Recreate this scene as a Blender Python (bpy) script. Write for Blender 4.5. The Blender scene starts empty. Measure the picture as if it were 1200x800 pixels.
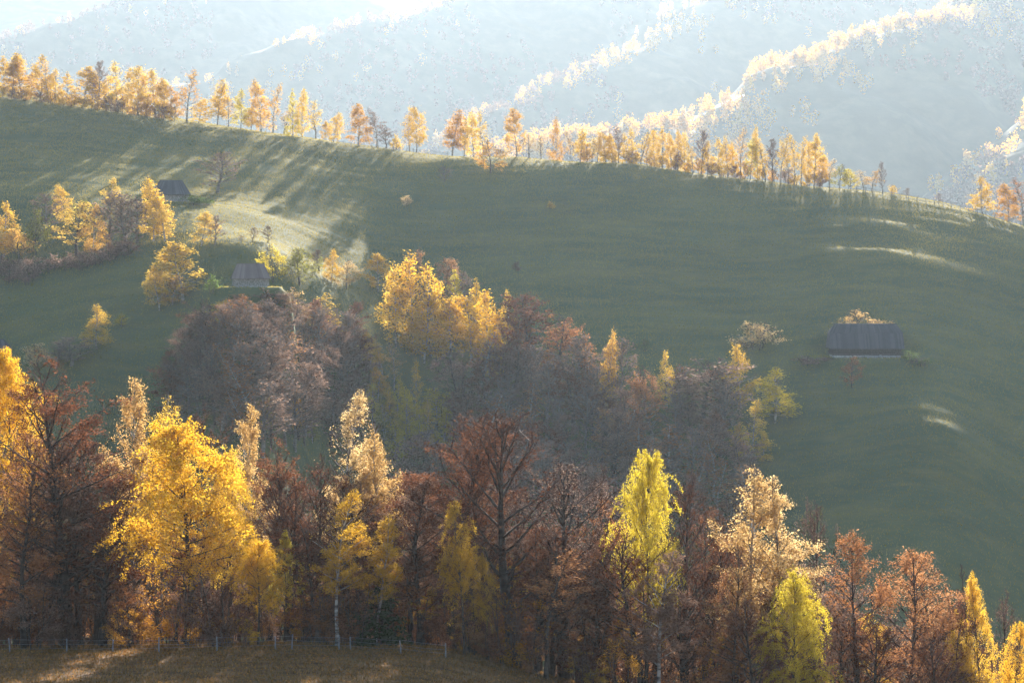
import bpy, math, random
import numpy as np
from mathutils import Vector

# ------------------------------------------------------------------ camera, world, sun, exposure
scene = bpy.context.scene
COL = scene.collection
W0, H0 = 1200.0, 800.0            # pixel grid of the photograph
HFOV = math.radians(30.0)
FPX = (W0 / 2) / math.tan(HFOV / 2)
PITCH = math.radians(2.5)         # camera looks slightly down
SUN_EL, SUN_AZ = math.radians(20.0), math.radians(9.5)

cam = bpy.data.cameras.new('camera')
cam.sensor_width = 36.0
cam.angle = HFOV
cam.clip_start, cam.clip_end = 0.5, 9000.0
camo = bpy.data.objects.new('camera', cam)
COL.objects.link(camo)
camo.location = (0, 0, 0)
camo.rotation_euler = (math.pi / 2 - PITCH, 0, 0)
scene.camera = camo

world = bpy.data.worlds.new('World')
scene.world = world
world.use_nodes = True
wn = world.node_tree.nodes
wn.clear()
sky = wn.new('ShaderNodeTexSky')
sky.sky_type = 'NISHITA'
sky.sun_disc = False
sky.sun_elevation = SUN_EL
sky.sun_rotation = SUN_AZ
sky.dust_density = 0.6
sky.air_density = 1.3
sky.ozone_density = 3.0
bg = wn.new('ShaderNodeBackground')
bg.inputs['Strength'].default_value = 0.055
wo = wn.new('ShaderNodeOutputWorld')
world.node_tree.links.new(sky.outputs[0], bg.inputs[0])
world.node_tree.links.new(bg.outputs[0], wo.inputs[0])

sun = bpy.data.lights.new('sun', 'SUN')
sun.energy = 5.0
sun.angle = math.radians(0.53)
sun.color = (1.0, 0.915, 0.82)
suno = bpy.data.objects.new('sun', sun)
COL.objects.link(suno)
SUNDIR = Vector((math.sin(SUN_AZ) * math.cos(SUN_EL), math.cos(SUN_AZ) * math.cos(SUN_EL), math.sin(SUN_EL)))
suno.rotation_euler = SUNDIR.to_track_quat('Z', 'Y').to_euler()
suno.location = (0, 0, 300)

scene.view_settings.view_transform = 'Standard'
scene.view_settings.look = 'None'
scene.view_settings.gamma = 1.0
scene.view_settings.use_curve_mapping = False
scene.view_settings.exposure = 2.25
HAZE_DENSITY = 0.000055
HAZE_G = 0.40

scene.render.engine = 'CYCLES'
cy = scene.cycles
cy.use_denoising = True
try:
    cy.denoiser = 'OPENIMAGEDENOISE'
    cy.denoising_input_passes = 'RGB_ALBEDO_NORMAL'
except Exception:
    pass
cy.max_bounces = 6
cy.diffuse_bounces = 3
cy.glossy_bounces = 1
cy.transmission_bounces = 3
cy.volume_bounces = 1
cy.transparent_max_bounces = 4
cy.caustics_reflective = False
cy.caustics_refractive = False
cy.sample_clamp_indirect = 4.0

# ------------------------------------------------------------------ helpers
CP, SP = math.cos(PITCH), math.sin(PITCH)

def ray(px, py):
    u, v = (px - W0 / 2) / FPX, (H0 / 2 - py) / FPX
    return u, CP + v * SP, -SP + v * CP

def at(px, py, d):
    """world point on the sight line of a pixel at forward distance d"""
    u, y, z = ray(px, py)
    return u / y * d, d, z / y * d

def tag(o, label=None, cat=None, group=None, kind=None):
    if label: o['label'] = label
    if cat: o['category'] = cat
    if group: o['group'] = group
    if kind: o['kind'] = kind
    return o

def link(name, data, parent=None, loc=None):
    o = bpy.data.objects.new(name, data)
    COL.objects.link(o)
    if parent is not None: o.parent = parent
    if loc is not None: o.location = loc
    return o

def empty(name, loc, rz=0.0, scale=None):
    o = link(name, None, None, loc)
    o.rotation_euler = (0, 0, rz)
    o.empty_display_size = 0.5
    if scale is not None: o.scale = scale
    return o

def mesh_np(name, verts, faces_list, mats, mat_idx=None, smooth=False):
    """verts (N,3); faces_list: list of int arrays (M,k)"""
    me = bpy.data.meshes.new(name)
    verts = np.asarray(verts, dtype=np.float32)
    me.vertices.add(len(verts))
    me.vertices.foreach_set('co', verts.ravel())
    nl = sum(f.size for f in faces_list)
    nf = sum(len(f) for f in faces_list)
    me.loops.add(nl)
    me.loops.foreach_set('vertex_index', np.concatenate([f.ravel() for f in faces_list]).astype(np.int32))
    me.polygons.add(nf)
    tot = np.concatenate([np.full(len(f), f.shape[1], dtype=np.int32) for f in faces_list])
    start = np.concatenate([[0], np.cumsum(tot)[:-1]]).astype(np.int32)
    me.polygons.foreach_set('loop_start', start)
    me.polygons.foreach_set('loop_total', tot)
    if mat_idx is not None:
        me.polygons.foreach_set('material_index', np.asarray(mat_idx, dtype=np.int32))
    for m in mats: me.materials.append(m)
    me.update(calc_edges=True)
    me.polygons.foreach_set('use_smooth', np.full(nf, smooth, dtype=bool))
    return me

def _hash(ix, iy, seed):
    n = (ix.astype(np.int64) * 374761393 + iy.astype(np.int64) * 668265263 + seed * 974711) & 0x7fffffff
    n = ((n ^ (n >> 13)) * 1274126177) & 0x7fffffff
    return ((n ^ (n >> 16)) & 0xffff) / 65535.0

def vnoise(x, y, seed=0):
    ix, iy = np.floor(x), np.floor(y)
    fx, fy = x - ix, y - iy
    fx, fy = fx * fx * (3 - 2 * fx), fy * fy * (3 - 2 * fy)
    ix, iy = ix.astype(np.int64), iy.astype(np.int64)
    a, b = _hash(ix, iy, seed), _hash(ix + 1, iy, seed)
    c, d = _hash(ix, iy + 1, seed), _hash(ix + 1, iy + 1, seed)
    return (a + (b - a) * fx) * (1 - fy) + (c + (d - c) * fx) * fy - 0.5

# ------------------------------------------------------------------ materials
def new_mat(name):
    m = bpy.data.materials.new(name)
    m.use_nodes = True
    n = m.node_tree.nodes
    n.clear()
    return m, n, m.node_tree.links

def leaf_mat(name, stops, trans=0.62, tcol=None):
    """autumn leaf: diffuse + translucent, every leaf and every tree a little different"""
    m, n, l = new_mat(name)
    geo = n.new('ShaderNodeNewGeometry')
    oi = n.new('ShaderNodeObjectInfo')
    add = n.new('ShaderNodeMath'); add.operation = 'MULTIPLY_ADD'
    l.new(oi.outputs['Random'], add.inputs[0]); add.inputs[1].default_value = 0.5
    mul = n.new('ShaderNodeMath'); mul.operation = 'MULTIPLY'; mul.inputs[1].default_value = 0.5
    l.new(geo.outputs['Random Per Island'], mul.inputs[0])
    l.new(mul.outputs[0], add.inputs[2])
    ramp = n.new('ShaderNodeValToRGB')
    el = ramp.color_ramp.elements
    while len(el) < len(stops): el.new(0.5)
    for k, c in enumerate(stops):
        el[k].position = k / (len(stops) - 1)
        el[k].color = (*c, 1)
    l.new(add.outputs[0], ramp.inputs[0])
    dif = n.new('ShaderNodeBsdfDiffuse')
    tr = n.new('ShaderNodeBsdfTranslucent')
    l.new(ramp.outputs[0], dif.inputs[0])
    g = n.new('ShaderNodeGamma'); g.inputs[1].default_value = 1.05
    l.new(ramp.outputs[0], g.inputs[0]); l.new(g.outputs[0], tr.inputs[0])
    mx = n.new('ShaderNodeMixShader'); mx.inputs[0].default_value = trans
    l.new(dif.outputs[0], mx.inputs[1]); l.new(tr.outputs[0], mx.inputs[2])
    out = n.new('ShaderNodeOutputMaterial')
    l.new(mx.outputs[0], out.inputs[0])
    return m

def bark_mat(name, dark, light, sc=3.0, sx=1.0, lo=0.35, hi=0.65):
    m, n, l = new_mat(name)
    tc = n.new('ShaderNodeTexCoord')
    mp = n.new('ShaderNodeMapping'); mp.inputs['Scale'].default_value = (sc * sx, sc * sx, sc)
    l.new(tc.outputs['Object'], mp.inputs[0])
    no = n.new('ShaderNodeTexNoise'); no.inputs['Scale'].default_value = 1.0; no.inputs['Detail'].default_value = 4
    l.new(mp.outputs[0], no.inputs[0])
    r = n.new('ShaderNodeValToRGB')
    r.color_ramp.elements[0].position, r.color_ramp.elements[0].color = lo, (*dark, 1)
    r.color_ramp.elements[1].position, r.color_ramp.elements[1].color = hi, (*light, 1)
    l.new(no.outputs[0], r.inputs[0])
    b = n.new('ShaderNodeBsdfPrincipled')
    b.inputs['Roughness'].default_value = 0.9
    b.inputs['Specular IOR Level'].default_value = 0.15
    l.new(r.outputs[0], b.inputs['Base Color'])
    bp = n.new('ShaderNodeBump'); bp.inputs['Strength'].default_value = 0.5; bp.inputs['Distance'].default_value = 0.03
    l.new(no.outputs[0], bp.inputs['Height']); l.new(bp.outputs[0], b.inputs['Normal'])
    out = n.new('ShaderNodeOutputMaterial'); l.new(b.outputs[0], out.inputs[0])
    return m

def ground_mat(name, cols, scales, bump=0.25, near=None):
    """three-colour grass / litter mottling at two scales with fine relief"""
    m, n, l = new_mat(name)
    tc = n.new('ShaderNodeTexCoord')
    b = n.new('ShaderNodeBsdfPrincipled')
    b.inputs['Roughness'].default_value = 0.95
    b.inputs['Specular IOR Level'].default_value = 0.1
    noises = []
    for sc, stretch in scales:
        mp = n.new('ShaderNodeMapping'); mp.inputs['Scale'].default_value = (sc / stretch, sc, sc)
        l.new(tc.outputs['Object'], mp.inputs[0])
        no = n.new('ShaderNodeTexNoise'); no.inputs['Scale'].default_value = 1.0
        no.inputs['Detail'].default_value = 5; no.inputs['Roughness'].default_value = 0.65
        l.new(mp.outputs[0], no.inputs[0])
        noises.append(no)
    r1 = n.new('ShaderNodeValToRGB')
    r1.color_ramp.elements[0].position, r1.color_ramp.elements[0].color = 0.35, (*cols[0], 1)
    r1.color_ramp.elements[1].position, r1.color_ramp.elements[1].color = 0.65, (*cols[1], 1)
    l.new(noises[0].outputs[0], r1.inputs[0])
    r2 = n.new('ShaderNodeValToRGB')
    r2.color_ramp.elements[0].position, r2.color_ramp.elements[0].color = 0.44, (0, 0, 0, 1)
    r2.color_ramp.elements[1].position, r2.color_ramp.elements[1].color = 0.86, (1, 1, 1, 1)
    l.new(noises[1].outputs[0], r2.inputs[0])
    mx = n.new('ShaderNodeMix'); mx.data_type = 'RGBA'
    l.new(r2.outputs[0], mx.inputs['Factor'])
    l.new(r1.outputs[0], mx.inputs['A']); mx.inputs['B'].default_value = (*cols[2], 1)
    res = mx.outputs['Result']
    if near:       # the strip of leaf-strewn ground under and before the near belt of trees
        sp = n.new('ShaderNodeSeparateXYZ'); l.new(tc.outputs['Object'], sp.inputs[0])
        mr = n.new('ShaderNodeMapRange'); mr.inputs['From Min'].default_value = 200; mr.inputs['From Max'].default_value = 250
        l.new(sp.outputs['Y'], mr.inputs['Value'])
        r3 = n.new('ShaderNodeValToRGB')
        r3.color_ramp.elements[0].position, r3.color_ramp.elements[0].color = 0.35, (*near[0], 1)
        r3.color_ramp.elements[1].position, r3.color_ramp.elements[1].color = 0.65, (*near[1], 1)
        l.new(noises[-1].outputs[0], r3.inputs[0])
        m2 = n.new('ShaderNodeMix'); m2.data_type = 'RGBA'
        l.new(mr.outputs[0], m2.inputs['Factor']); l.new(r3.outputs[0], m2.inputs['A']); l.new(res, m2.inputs['B'])
        res = m2.outputs['Result']
    l.new(res, b.inputs['Base Color'])
    bp = n.new('ShaderNodeBump'); bp.inputs['Strength'].default_value = 0.6; bp.inputs['Distance'].default_value = bump
    l.new(noises[-1].outputs[0], bp.inputs['Height']); l.new(bp.outputs[0], b.inputs['Normal'])
    out = n.new('ShaderNodeOutputMaterial'); l.new(b.outputs[0], out.inputs[0])
    return m

M = {}
M['gold'] = leaf_mat('leaf_gold', [(.54, .31, .032), (.64, .405, .048), (.71, .48, .075), (.76, .56, .13)])
M['yellow'] = leaf_mat('leaf_yellow', [(.68, .37, .025), (.77, .47, .04), (.81, .54, .06), (.85, .61, .13)])
M['lime'] = leaf_mat('leaf_lime', [(.44, .34, .03), (.58, .46, .04), (.66, .52, .06), (.74, .60, .12)])
M['pale'] = leaf_mat('leaf_pale', [(.42, .23, .07), (.56, .36, .13), (.66, .47, .21), (.74, .58, .34)])
M['orange'] = leaf_mat('leaf_orange', [(.45, .205, .028), (.55, .285, .04), (.62, .36, .06), (.70, .46, .12)])
M['russet'] = leaf_mat('leaf_russet', [(.09, .036, .019), (.145, .058, .028), (.22, .09, .044), (.40, .21, .115)], .52)
M['copper'] = leaf_mat('leaf_copper', [(.22, .082, .032), (.33, .14, .052), (.43, .21, .085), (.58, .36, .19)], .58)
M['brown'] = leaf_mat('leaf_brown', [(.15, .09, .062), (.21, .13, .094), (.30, .19, .135), (.45, .32, .24)], .55)
M['greenish'] = leaf_mat('leaf_greenish', [(.14, .15, .03), (.24, .23, .04), (.34, .30, .06), (.46, .38, .10)])
M['green'] = leaf_mat('leaf_green', [(.06, .10, .025), (.10, .16, .03), (.16, .22, .05), (.30, .34, .10)])
M['needle'] = leaf_mat('leaf_needle', [(.02, .035, .014), (.03, .05, .018), (.045, .065, .02), (.06, .08, .03)], .25)
M['bark'] = bark_mat('bark_dark', (.035, .028, .022), (.10, .08, .065), 2.5)
M['bark_grey'] = bark_mat('bark_grey', (.09, .08, .07), (.20, .18, .16), 2.5)
M['bark_birch'] = bark_mat('bark_birch', (.09, .08, .07), (.46, .43, .39), 2.6, .5, .38, .60)
M['twig'] = bark_mat('twig', (.07, .034, .025), (.15, .078, .056), 1.0)
M['twig_grey'] = bark_mat('twig_grey', (.10, .085, .075), (.18, .15, .135), 1.0)
M['meadow'] = ground_mat('meadow_grass', [(.050, .072, .030), (.082, .100, .036), (.14, .122, .034)], [(.035, 1.6), (.16, 3.2), (.9, 3.0)], .22, [(.085, .046, .02), (.22, .122, .05)])
M['far_slope'] = ground_mat('far_slope', [(.05, .055, .03), (.09, .08, .045), (.16, .14, .07)], [(.006, 1.0), (.02, 1.0), (.08, 1.0)], .8)
M['blade'] = leaf_mat('grass_blade', [(.20, .175, .032), (.27, .215, .036), (.34, .26, .040), (.45, .325, .054)], .6)
M['blade_near'] = leaf_mat('grass_blade_near', [(.07, .05, .018), (.13, .085, .028), (.21, .13, .042), (.32, .20, .07)], .45)
M['litter'] = leaf_mat('leaf_litter', [(.16, .075, .025), (.30, .145, .045), (.44, .23, .06), (.60, .36, .09)], .45)
M['wood_grey'] = bark_mat('weathered_wood', (.18, .17, .16), (.36, .34, .33), 2.2, 2.0)
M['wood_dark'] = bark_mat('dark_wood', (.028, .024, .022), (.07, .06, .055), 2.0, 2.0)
def board_mat(name, a, b):
    m, n, l = new_mat(name)
    geo = n.new('ShaderNodeNewGeometry')
    tc = n.new('ShaderNodeTexCoord')
    no = n.new('ShaderNodeTexNoise'); no.inputs['Scale'].default_value = .8; no.inputs['Detail'].default_value = 3
    l.new(tc.outputs['Object'], no.inputs[0])
    mt = n.new('ShaderNodeMath'); mt.operation = 'MULTIPLY_ADD'; mt.inputs[1].default_value = .6
    l.new(geo.outputs['Random Per Island'], mt.inputs[0])
    m2 = n.new('ShaderNodeMath'); m2.operation = 'MULTIPLY'; m2.inputs[1].default_value = .5
    l.new(no.outputs[0], m2.inputs[0]); l.new(m2.outputs[0], mt.inputs[2])
    r = n.new('ShaderNodeValToRGB')
    r.color_ramp.elements[0].color = (*a, 1); r.color_ramp.elements[1].color = (*b, 1)
    l.new(mt.outputs[0], r.inputs[0])
    bs = n.new('ShaderNodeBsdfPrincipled'); bs.inputs['Roughness'].default_value = .85; bs.inputs['Specular IOR Level'].default_value = .2
    l.new(r.outputs[0], bs.inputs['Base Color'])
    out = n.new('ShaderNodeOutputMaterial'); l.new(bs.outputs[0], out.inputs[0])
    return m
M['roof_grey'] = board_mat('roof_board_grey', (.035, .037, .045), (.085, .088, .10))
M['roof_brown'] = board_mat('roof_shingle_brown', (.12, .088, .08), (.23, .18, .165))
M['stone'] = bark_mat('pale_stone', (.20, .19, .18), (.42, .41, .39), 3.0)
M['wire'] = bark_mat('galvanised_wire', (.22, .22, .23), (.34, .34, .35), 5.0)
M['dark_gap'] = bark_mat('dark_opening', (.006, .006, .006), (.012, .011, .01), 2.0)

# ------------------------------------------------------------------ terrain
# each column: pixel x, (crest y, crest distance), then (y, fall per metre) going down the slope
COLUMNS = [
    (-420, (96, 660), [(190, .27), (300, .39), (450, .42), (620, .42)]),
    (-200, (104, 655), [(200, .28), (300, .39), (450, .42), (620, .42)]),
    (0, (118, 645), [(150, .19), (235, .315), (300, .44), (450, .41), (620, .42)]),
    (110, (131, 636), [(168, .19), (235, .295), (290, .30), (345, .46), (460, .41), (620, .42)]),
    (200, (146, 628), [(180, .19), (230, .265), (285, .23), (345, .47), (460, .50), (620, .46)]),
    (290, (157, 618), [(192, .19), (250, .25), (335, .18), (400, .60), (560, .58), (640, .5)]),
    (380, (168, 608), [(190, .20), (262, .335), (300, .28), (338, .22), (400, .58), (560, .56), (640, .5)]),
    (460, (176, 598), [(188, .20), (290, .395), (345, .36), (420, .44), (560, .48), (640, .5)]),
    (600, (185, 588), [(195, .20), (300, .395), (420, .39), (560, .43), (660, .43)]),
    (750, (194, 580), [(204, .20), (300, .395), (440, .395), (600, .42), (680, .42)]),
    (900, (213, 570), [(224, .20), (310, .38), (440, .388), (600, .41), (720, .41)]),
    (1020, (225, 562), [(244, .21), (305, .358), (420, .380), (520, .385), (600, .41), (740, .41)]),
    (1110, (239, 556), [(258, .21), (310, .358), (420, .372), (520, .368), (600, .41), (740, .41)]),
    (1200, (264, 550), [(284, .21), (330, .375), (420, .40), (540, .40), (740, .41)]),
    (1400, (300, 540), [(325, .30), (440, .40), (740, .41)]),
    (1620, (335, 530), [(360, .30), (460, .40), (740, .41)]),
]
ctrl = []
for px, (cy0, cd), segs in COLUMNS:
    x, d, z = at(px, cy0, cd)
    ctrl.append((x, d, z))
    for off, drop in ((12, -2.2), (40, -9), (110, -45), (200, -95), (290, -135)):
        xx = x * (cd + off) / cd
        ctrl.append((xx, cd + off, z + drop - max(0, z - 20) * min(1, off / 200)))
    y0 = cy0
    for y1, s in segs:
        nstep = max(1, int(round((y1 - y0) / 45)))
        for k in range(nstep):
            yy = y0 + (y1 - y0) * (k + 1) / nstep
            _, wy, wz = ray(px, yy)
            kk = wz / wy
            d1 = (z - s * d) / (kk - s)
            x, d, z = at(px, yy, d1)
            ctrl.append((x, d, z))
        y0 = y1
    # valley floor below the visible slope
    ctrl.append((x * .94, d - 32, z - 11))
    ctrl.append((x * .86, d - 62, z - 14))
# near hillside on which the camera stands
for px, y140, y118 in ((-420, 757, 818), (-200, 757, 818), (0, 757, 818), (150, 757, 817), (300, 757, 817), (430, 758, 820), (560, 768, 832),
                       (680, 812, 890), (800, 850, 940), (950, 885, 985), (1100, 915, 1020), (1200, 930, 1045), (1400, 955, 1080), (1620, 970, 1100)):
    ctrl.append(at(px, y140, 142))
    x, d, z = at(px, y118, 120)
    ctrl.append((x, d, z))
    ctrl.append((at(px, y140, 142)[0] * 1.13, 165, at(px, y140, 142)[2] - 5.5))
    ctrl.append((at(px, y140, 142)[0] * 1.35, 200, at(px, y140, 142)[2] - 19))
for x in (-150, -90, -50, 0, 50, 100, 160):
    ctrl.append((x, 0, -2.4 - .05 * max(0, x)))
    ctrl.append((x, -60, 9 - .05 * max(0, x)))
    ctrl.append((x, 30, -9.8 - (.08 * max(0, x))))
    ctrl.append((x, 60, -17.0 - (.10 * max(0, x))))
    ctrl.append((x * 1.1, 90, -23.4 - (.12 * max(0, x))))
ctrl = np.array(ctrl)
_S = 100.0
_cx = ctrl[:, :2] / _S

def _phi(r2):
    return 0.5 * r2 * np.log(np.maximum(r2, 1e-12))

def _solve():
    n = len(_cx)
    d2 = ((_cx[:, None, :] - _cx[None, :, :]) ** 2).sum(-1)
    K = _phi(d2) + np.eye(n) * 2e-4
    Pm = np.hstack([np.ones((n, 1)), _cx])
    A = np.zeros((n + 3, n + 3))
    A[:n, :n] = K; A[:n, n:] = Pm; A[n:, :n] = Pm.T
    return np.linalg.solve(A, np.concatenate([ctrl[:, 2], np.zeros(3)]))
_coef = _solve()

def smooth_height(x, y):
    x = np.asarray(x, float); y = np.asarray(y, float)
    shp = x.shape
    q = np.stack([x.ravel(), y.ravel()], 1) / _S
    out = np.empty(len(q))
    for i in range(0, len(q), 20000):
        qq = q[i:i + 20000]
        d2 = ((qq[:, None, :] - _cx[None, :, :]) ** 2).sum(-1)
        out[i:i + 20000] = _phi(d2) @ _coef[:-3] + _coef[-3] + qq @ _coef[-2:]
    return out.reshape(shp)

BUMPS = []     # (x, y, rx, ry, h) humps that catch the low sun

def relief(x, y):
    h = vnoise(x / 46, y / 38, 1) * .9 + vnoise(x / 17, y / 9, 2) * .5
    h += vnoise(x / 15 + .5 * vnoise(x / 9, y / 9, 7), y / 3.1, 3) * .24 + vnoise(x / 4.5, y / 2.6, 4) * .14
    for bx, by, rx, ry, bh in BUMPS:
        h += bh * (1 + .35 * vnoise(x / 5, y / 4, 9)) * np.exp(-((x - bx) / rx) ** 2 - ((y - by) / ry) ** 2)
    near = np.clip((y - 60) / 120, .45, 1)
    return h * near

GX = np.arange(-340, 361, 2.0)
GY = np.concatenate([np.arange(-60, 100, 4.0), np.arange(100, 170, 1.0), np.arange(170, 350, 3.0),
                     np.arange(350, 660, 1.0), np.arange(660, 905, 5.0)])
_gx, _gy = np.meshgrid(GX, GY)
SMOOTH = smooth_height(_gx, _gy)


HGT = SMOOTH + relief(_gx, _gy)
BUMP_PIX = [(1098, 500, 12, 12, 1.9), (1118, 533, 9, 9, 1.2), (962, 299, 7, 6, .7), (990, 303, 10, 7, .9),
            (1036, 304, 14, 7, 1.1), (1058, 308, 7, 5, .5), (1010, 262, 6, 4, .5), (1045, 268, 7, 4, .6), (975, 268, 4, 4, .5)]
# level pads cut into the slope for the barns: pixel of the foot, radius
PADS = [(1018, 421, 10.5), (291, 338, 7.5), (203, 238, 8.5)]
BARNSPOT = []
def ground(x, y):
    """bilinear height of the built ground sheet"""
    x = np.asarray(x, float); y = np.asarray(y, float)
    i = np.clip(np.searchsorted(GX, x, side='right') - 1, 0, len(GX) - 2)
    j = np.clip(np.searchsorted(GY, y, side='right') - 1, 0, len(GY) - 2)
    fx = (x - GX[i]) / (GX[i + 1] - GX[i]); fy = (y - GY[j]) / (GY[j + 1] - GY[j])
    return ((HGT[j, i] * (1 - fx) + HGT[j, i + 1] * fx) * (1 - fy) + (HGT[j + 1, i] * (1 - fx) + HGT[j + 1, i + 1] * fx) * fy)

def hit(px, py, d0=300.0, d1=665.0):
    """where the sight line of a pixel meets the ground sheet (or passes closest to it)"""
    d = np.arange(d0, d1, .5)
    u, wy, wz = ray(px, py)
    gap = wz / wy * d - ground(u / wy * d, d)
    k = np.nonzero(gap <= 0)[0]
    k = k[0] if len(k) else int(np.argmin(gap))
    return u / wy * d[k], d[k], float(ground(u / wy * d[k], d[k]))

for _px, _py, _rx, _ry, _h in BUMP_PIX:
    bx_, by_, _ = hit(_px, _py)
    BUMPS.append((bx_, by_, _rx, _ry, _h))
HGT = SMOOTH + relief(_gx, _gy)
for _px, _py, _r in PADS:
    bx_, by_, bz_ = hit(_px, _py)
    by_ += _r * .45; bz_ += .15
    BARNSPOT.append((bx_, by_, bz_))
    dd_ = np.hypot(_gx - bx_, (_gy - by_) * 1.3)
    wt_ = np.clip((_r * 1.45 - dd_) / (_r * .45), 0, 1)
    wt_ = wt_ * wt_ * (3 - 2 * wt_)
    HGT = HGT * (1 - wt_) + bz_ * wt_

def grid_mesh(name, X, Y, Z, mat):
    ny, nx = Z.shape
    gx, gy = np.meshgrid(X, Y)
    v = np.stack([gx.ravel(), gy.ravel(), Z.ravel()], 1)
    idx = np.arange(ny * nx).reshape(ny, nx)
    f = np.stack([idx[:-1, :-1], idx[:-1, 1:], idx[1:, 1:], idx[1:, :-1]], -1).reshape(-1, 4)
    me = mesh_np(name, v, [f], [mat], smooth=True)
    return link(name, me)

tag(grid_mesh('hillside_meadow', GX, GY, HGT, M['meadow']), kind='structure')

# far side of the next valley: spurs running up to the right, one behind the other
SPURS = [
    [(560, 235, 1010), (640, 192, 1060), (760, 158, 1110), (860, 120, 1170), (960, 78, 1240), (1060, 36, 1310), (1180, -8, 1400), (1330, -60, 1500), (1600, -150, 1650)],
    [(500, 180, 1330), (590, 118, 1420), (680, 78, 1510), (760, 38, 1600), (850, -5, 1700), (1000, -70, 1850), (1200, -150, 2050)],
    [(130, 150, 1500), (230, 104, 1600), (310, 66, 1680), (400, 38, 1760), (480, 8, 1850), (620, -40, 2000), (800, -100, 2150)],
    [(1110, 236, 950), (1160, 188, 985), (1220, 140, 1010), (1320, 80, 1060), (1500, 0, 1150)],
    [(-320, 180, 1560), (-150, 115, 1690), (-10, 62, 1800), (60, 30, 1870), (130, 0, 1940), (260, -45, 2060), (400, -60, 2200)],
]
FS = 2.1        # the far slopes stand this many times farther away than first sketched
SPURW = [[at(px, py, d * FS) for px, py, d in s] for s in SPURS]

def far_height(x, y):
    x0_, y0_ = x, y
    x = x0_ + vnoise(x0_ / 150, y0_ / 150, 25) * 110 + vnoise(x0_ / 55, y0_ / 55, 27) * 40
    y = y0_ + vnoise(x0_ / 150, y0_ / 150, 26) * 110 + vnoise(x0_ / 55, y0_ / 55, 28) * 40
    wall = (-60 + (y / FS - 1640) * .46) * FS
    z = np.maximum(-160 - np.clip(y - 900, 0, 1500) * .05, np.minimum(wall, 1500))
    for k, s in enumerate(SPURW):
        best = np.full(x.shape, 1e9); bz = np.zeros(x.shape)
        for (ax, ay, az), (bx, by, bz1) in zip(s[:-1], s[1:]):
            vx, vy = bx - ax, by - ay
            t = np.clip(((x - ax) * vx + (y - ay) * vy) / (vx * vx + vy * vy), 0, 1)
            dd = np.hypot(x - ax - t * vx, y - ay - t * vy)
            m = dd < best
            best = np.where(m, dd, best); bz = np.where(m, az + t * (bz1 - az), bz)
        zz = bz - .66 * np.sqrt(best ** 2 + [55, 26, 26, 26, 12][k] ** 2) + .66 * [55, 26, 26, 26, 12][k]
        z = np.maximum(z, zz)
    z = z + vnoise(x / 190, y / 190, 22) * 34 + vnoise(x / 80, y / 80, 23) * 16 + vnoise(x / 45, y / 45, 24) * 7
    return z

FX = np.arange(-2800, 3201, 30.0)
FY = np.concatenate([np.arange(860, 1700, 40.0), np.arange(1700, 3200, 20.0), np.arange(3200, 4900, 34.0), np.arange(4900, 6401, 100.0)])
_fx, _fy = np.meshgrid(FX, FY)
FZ = far_height(_fx, _fy)
tag(grid_mesh('far_hillside', FX, FY, FZ, M['far_slope']), kind='structure')

# ------------------------------------------------------------------ tree growing
def unit(v):
    return v / np.maximum(np.linalg.norm(v, axis=-1, keepdims=True), 1e-9)

def grow(start, dirs, lens, k, wob, trop, rng):
    N = len(start)
    pts = np.empty((N, k + 1, 3)); pts[:, 0] = start
    d = dirs.copy(); st = (lens / k)[:, None]
    for i in range(k):
        pts[:, i + 1] = pts[:, i] + d * st
        d = d + rng.normal(0, wob, (N, 3)); d[:, 2] += trop
        d = unit(d)
    return pts

def sprout(pts, lens, n, tmin, tmax, ang, ratio, rng, taper=.5, hang=0.0):
    N, k1, _ = pts.shape; k = k1 - 1
    t = tmin + (tmax - tmin) * (np.arange(n)[None, :] + rng.random((N, n))) / n
    f = np.minimum(t * k, k - 1e-4); i = f.astype(int); fr = (f - i)[..., None]
    ar = np.arange(N)[:, None]
    a, b = pts[ar, i], pts[ar, i + 1]
    p = a + (b - a) * fr
    tan = unit(b - a).reshape(-1, 3)
    r = rng.normal(0, 1, tan.shape)
    perp = unit(r - (r * tan).sum(1, keepdims=True) * tan)
    an = np.radians(ang + rng.normal(0, 9, len(tan)))[:, None]
    d = tan * np.cos(an) + perp * np.sin(an)
    d[:, 2] -= hang
    L = (lens[:, None] * ratio * (1 - taper * t) * rng.uniform(.7, 1.25, t.shape)).ravel()
    return p.reshape(-1, 3), unit(d), L

def tubes(pts, r0, r1, sides, rad_pow=1.0):
    N, k1, _ = pts.shape
    tan = np.empty_like(pts)
    tan[:, 1:-1] = pts[:, 2:] - pts[:, :-2]
    tan[:, 0] = pts[:, 1] - pts[:, 0]; tan[:, -1] = pts[:, -1] - pts[:, -2]
    tan = unit(tan)
    ref = np.where(np.abs(tan[..., 2:3]) > .9, np.array([1., 0, 0]), np.array([0., 0, 1]))
    u = unit(np.cross(tan, ref)); v = np.cross(tan, u)
    t = (np.linspace(0, 1, k1) ** rad_pow)[None, :]
    rad = np.asarray(r0).reshape(-1, 1) * (1 - t) + np.asarray(r1).reshape(-1, 1) * t
    a = np.arange(sides) / sides * 2 * np.pi
    ring = pts[:, :, None, :] + rad[..., None, None] * (np.cos(a)[:, None] * u[:, :, None, :] + np.sin(a)[:, None] * v[:, :, None, :])
    V = ring.reshape(-1, 3)
    idx = np.arange(N * k1 * sides).reshape(N, k1, sides)
    nx = np.roll(idx, -1, axis=2)
    F = np.stack([idx[:, :-1], nx[:, :-1], nx[:, 1:], idx[:, 1:]], -1).reshape(-1, 4)
    return V, F

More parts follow.
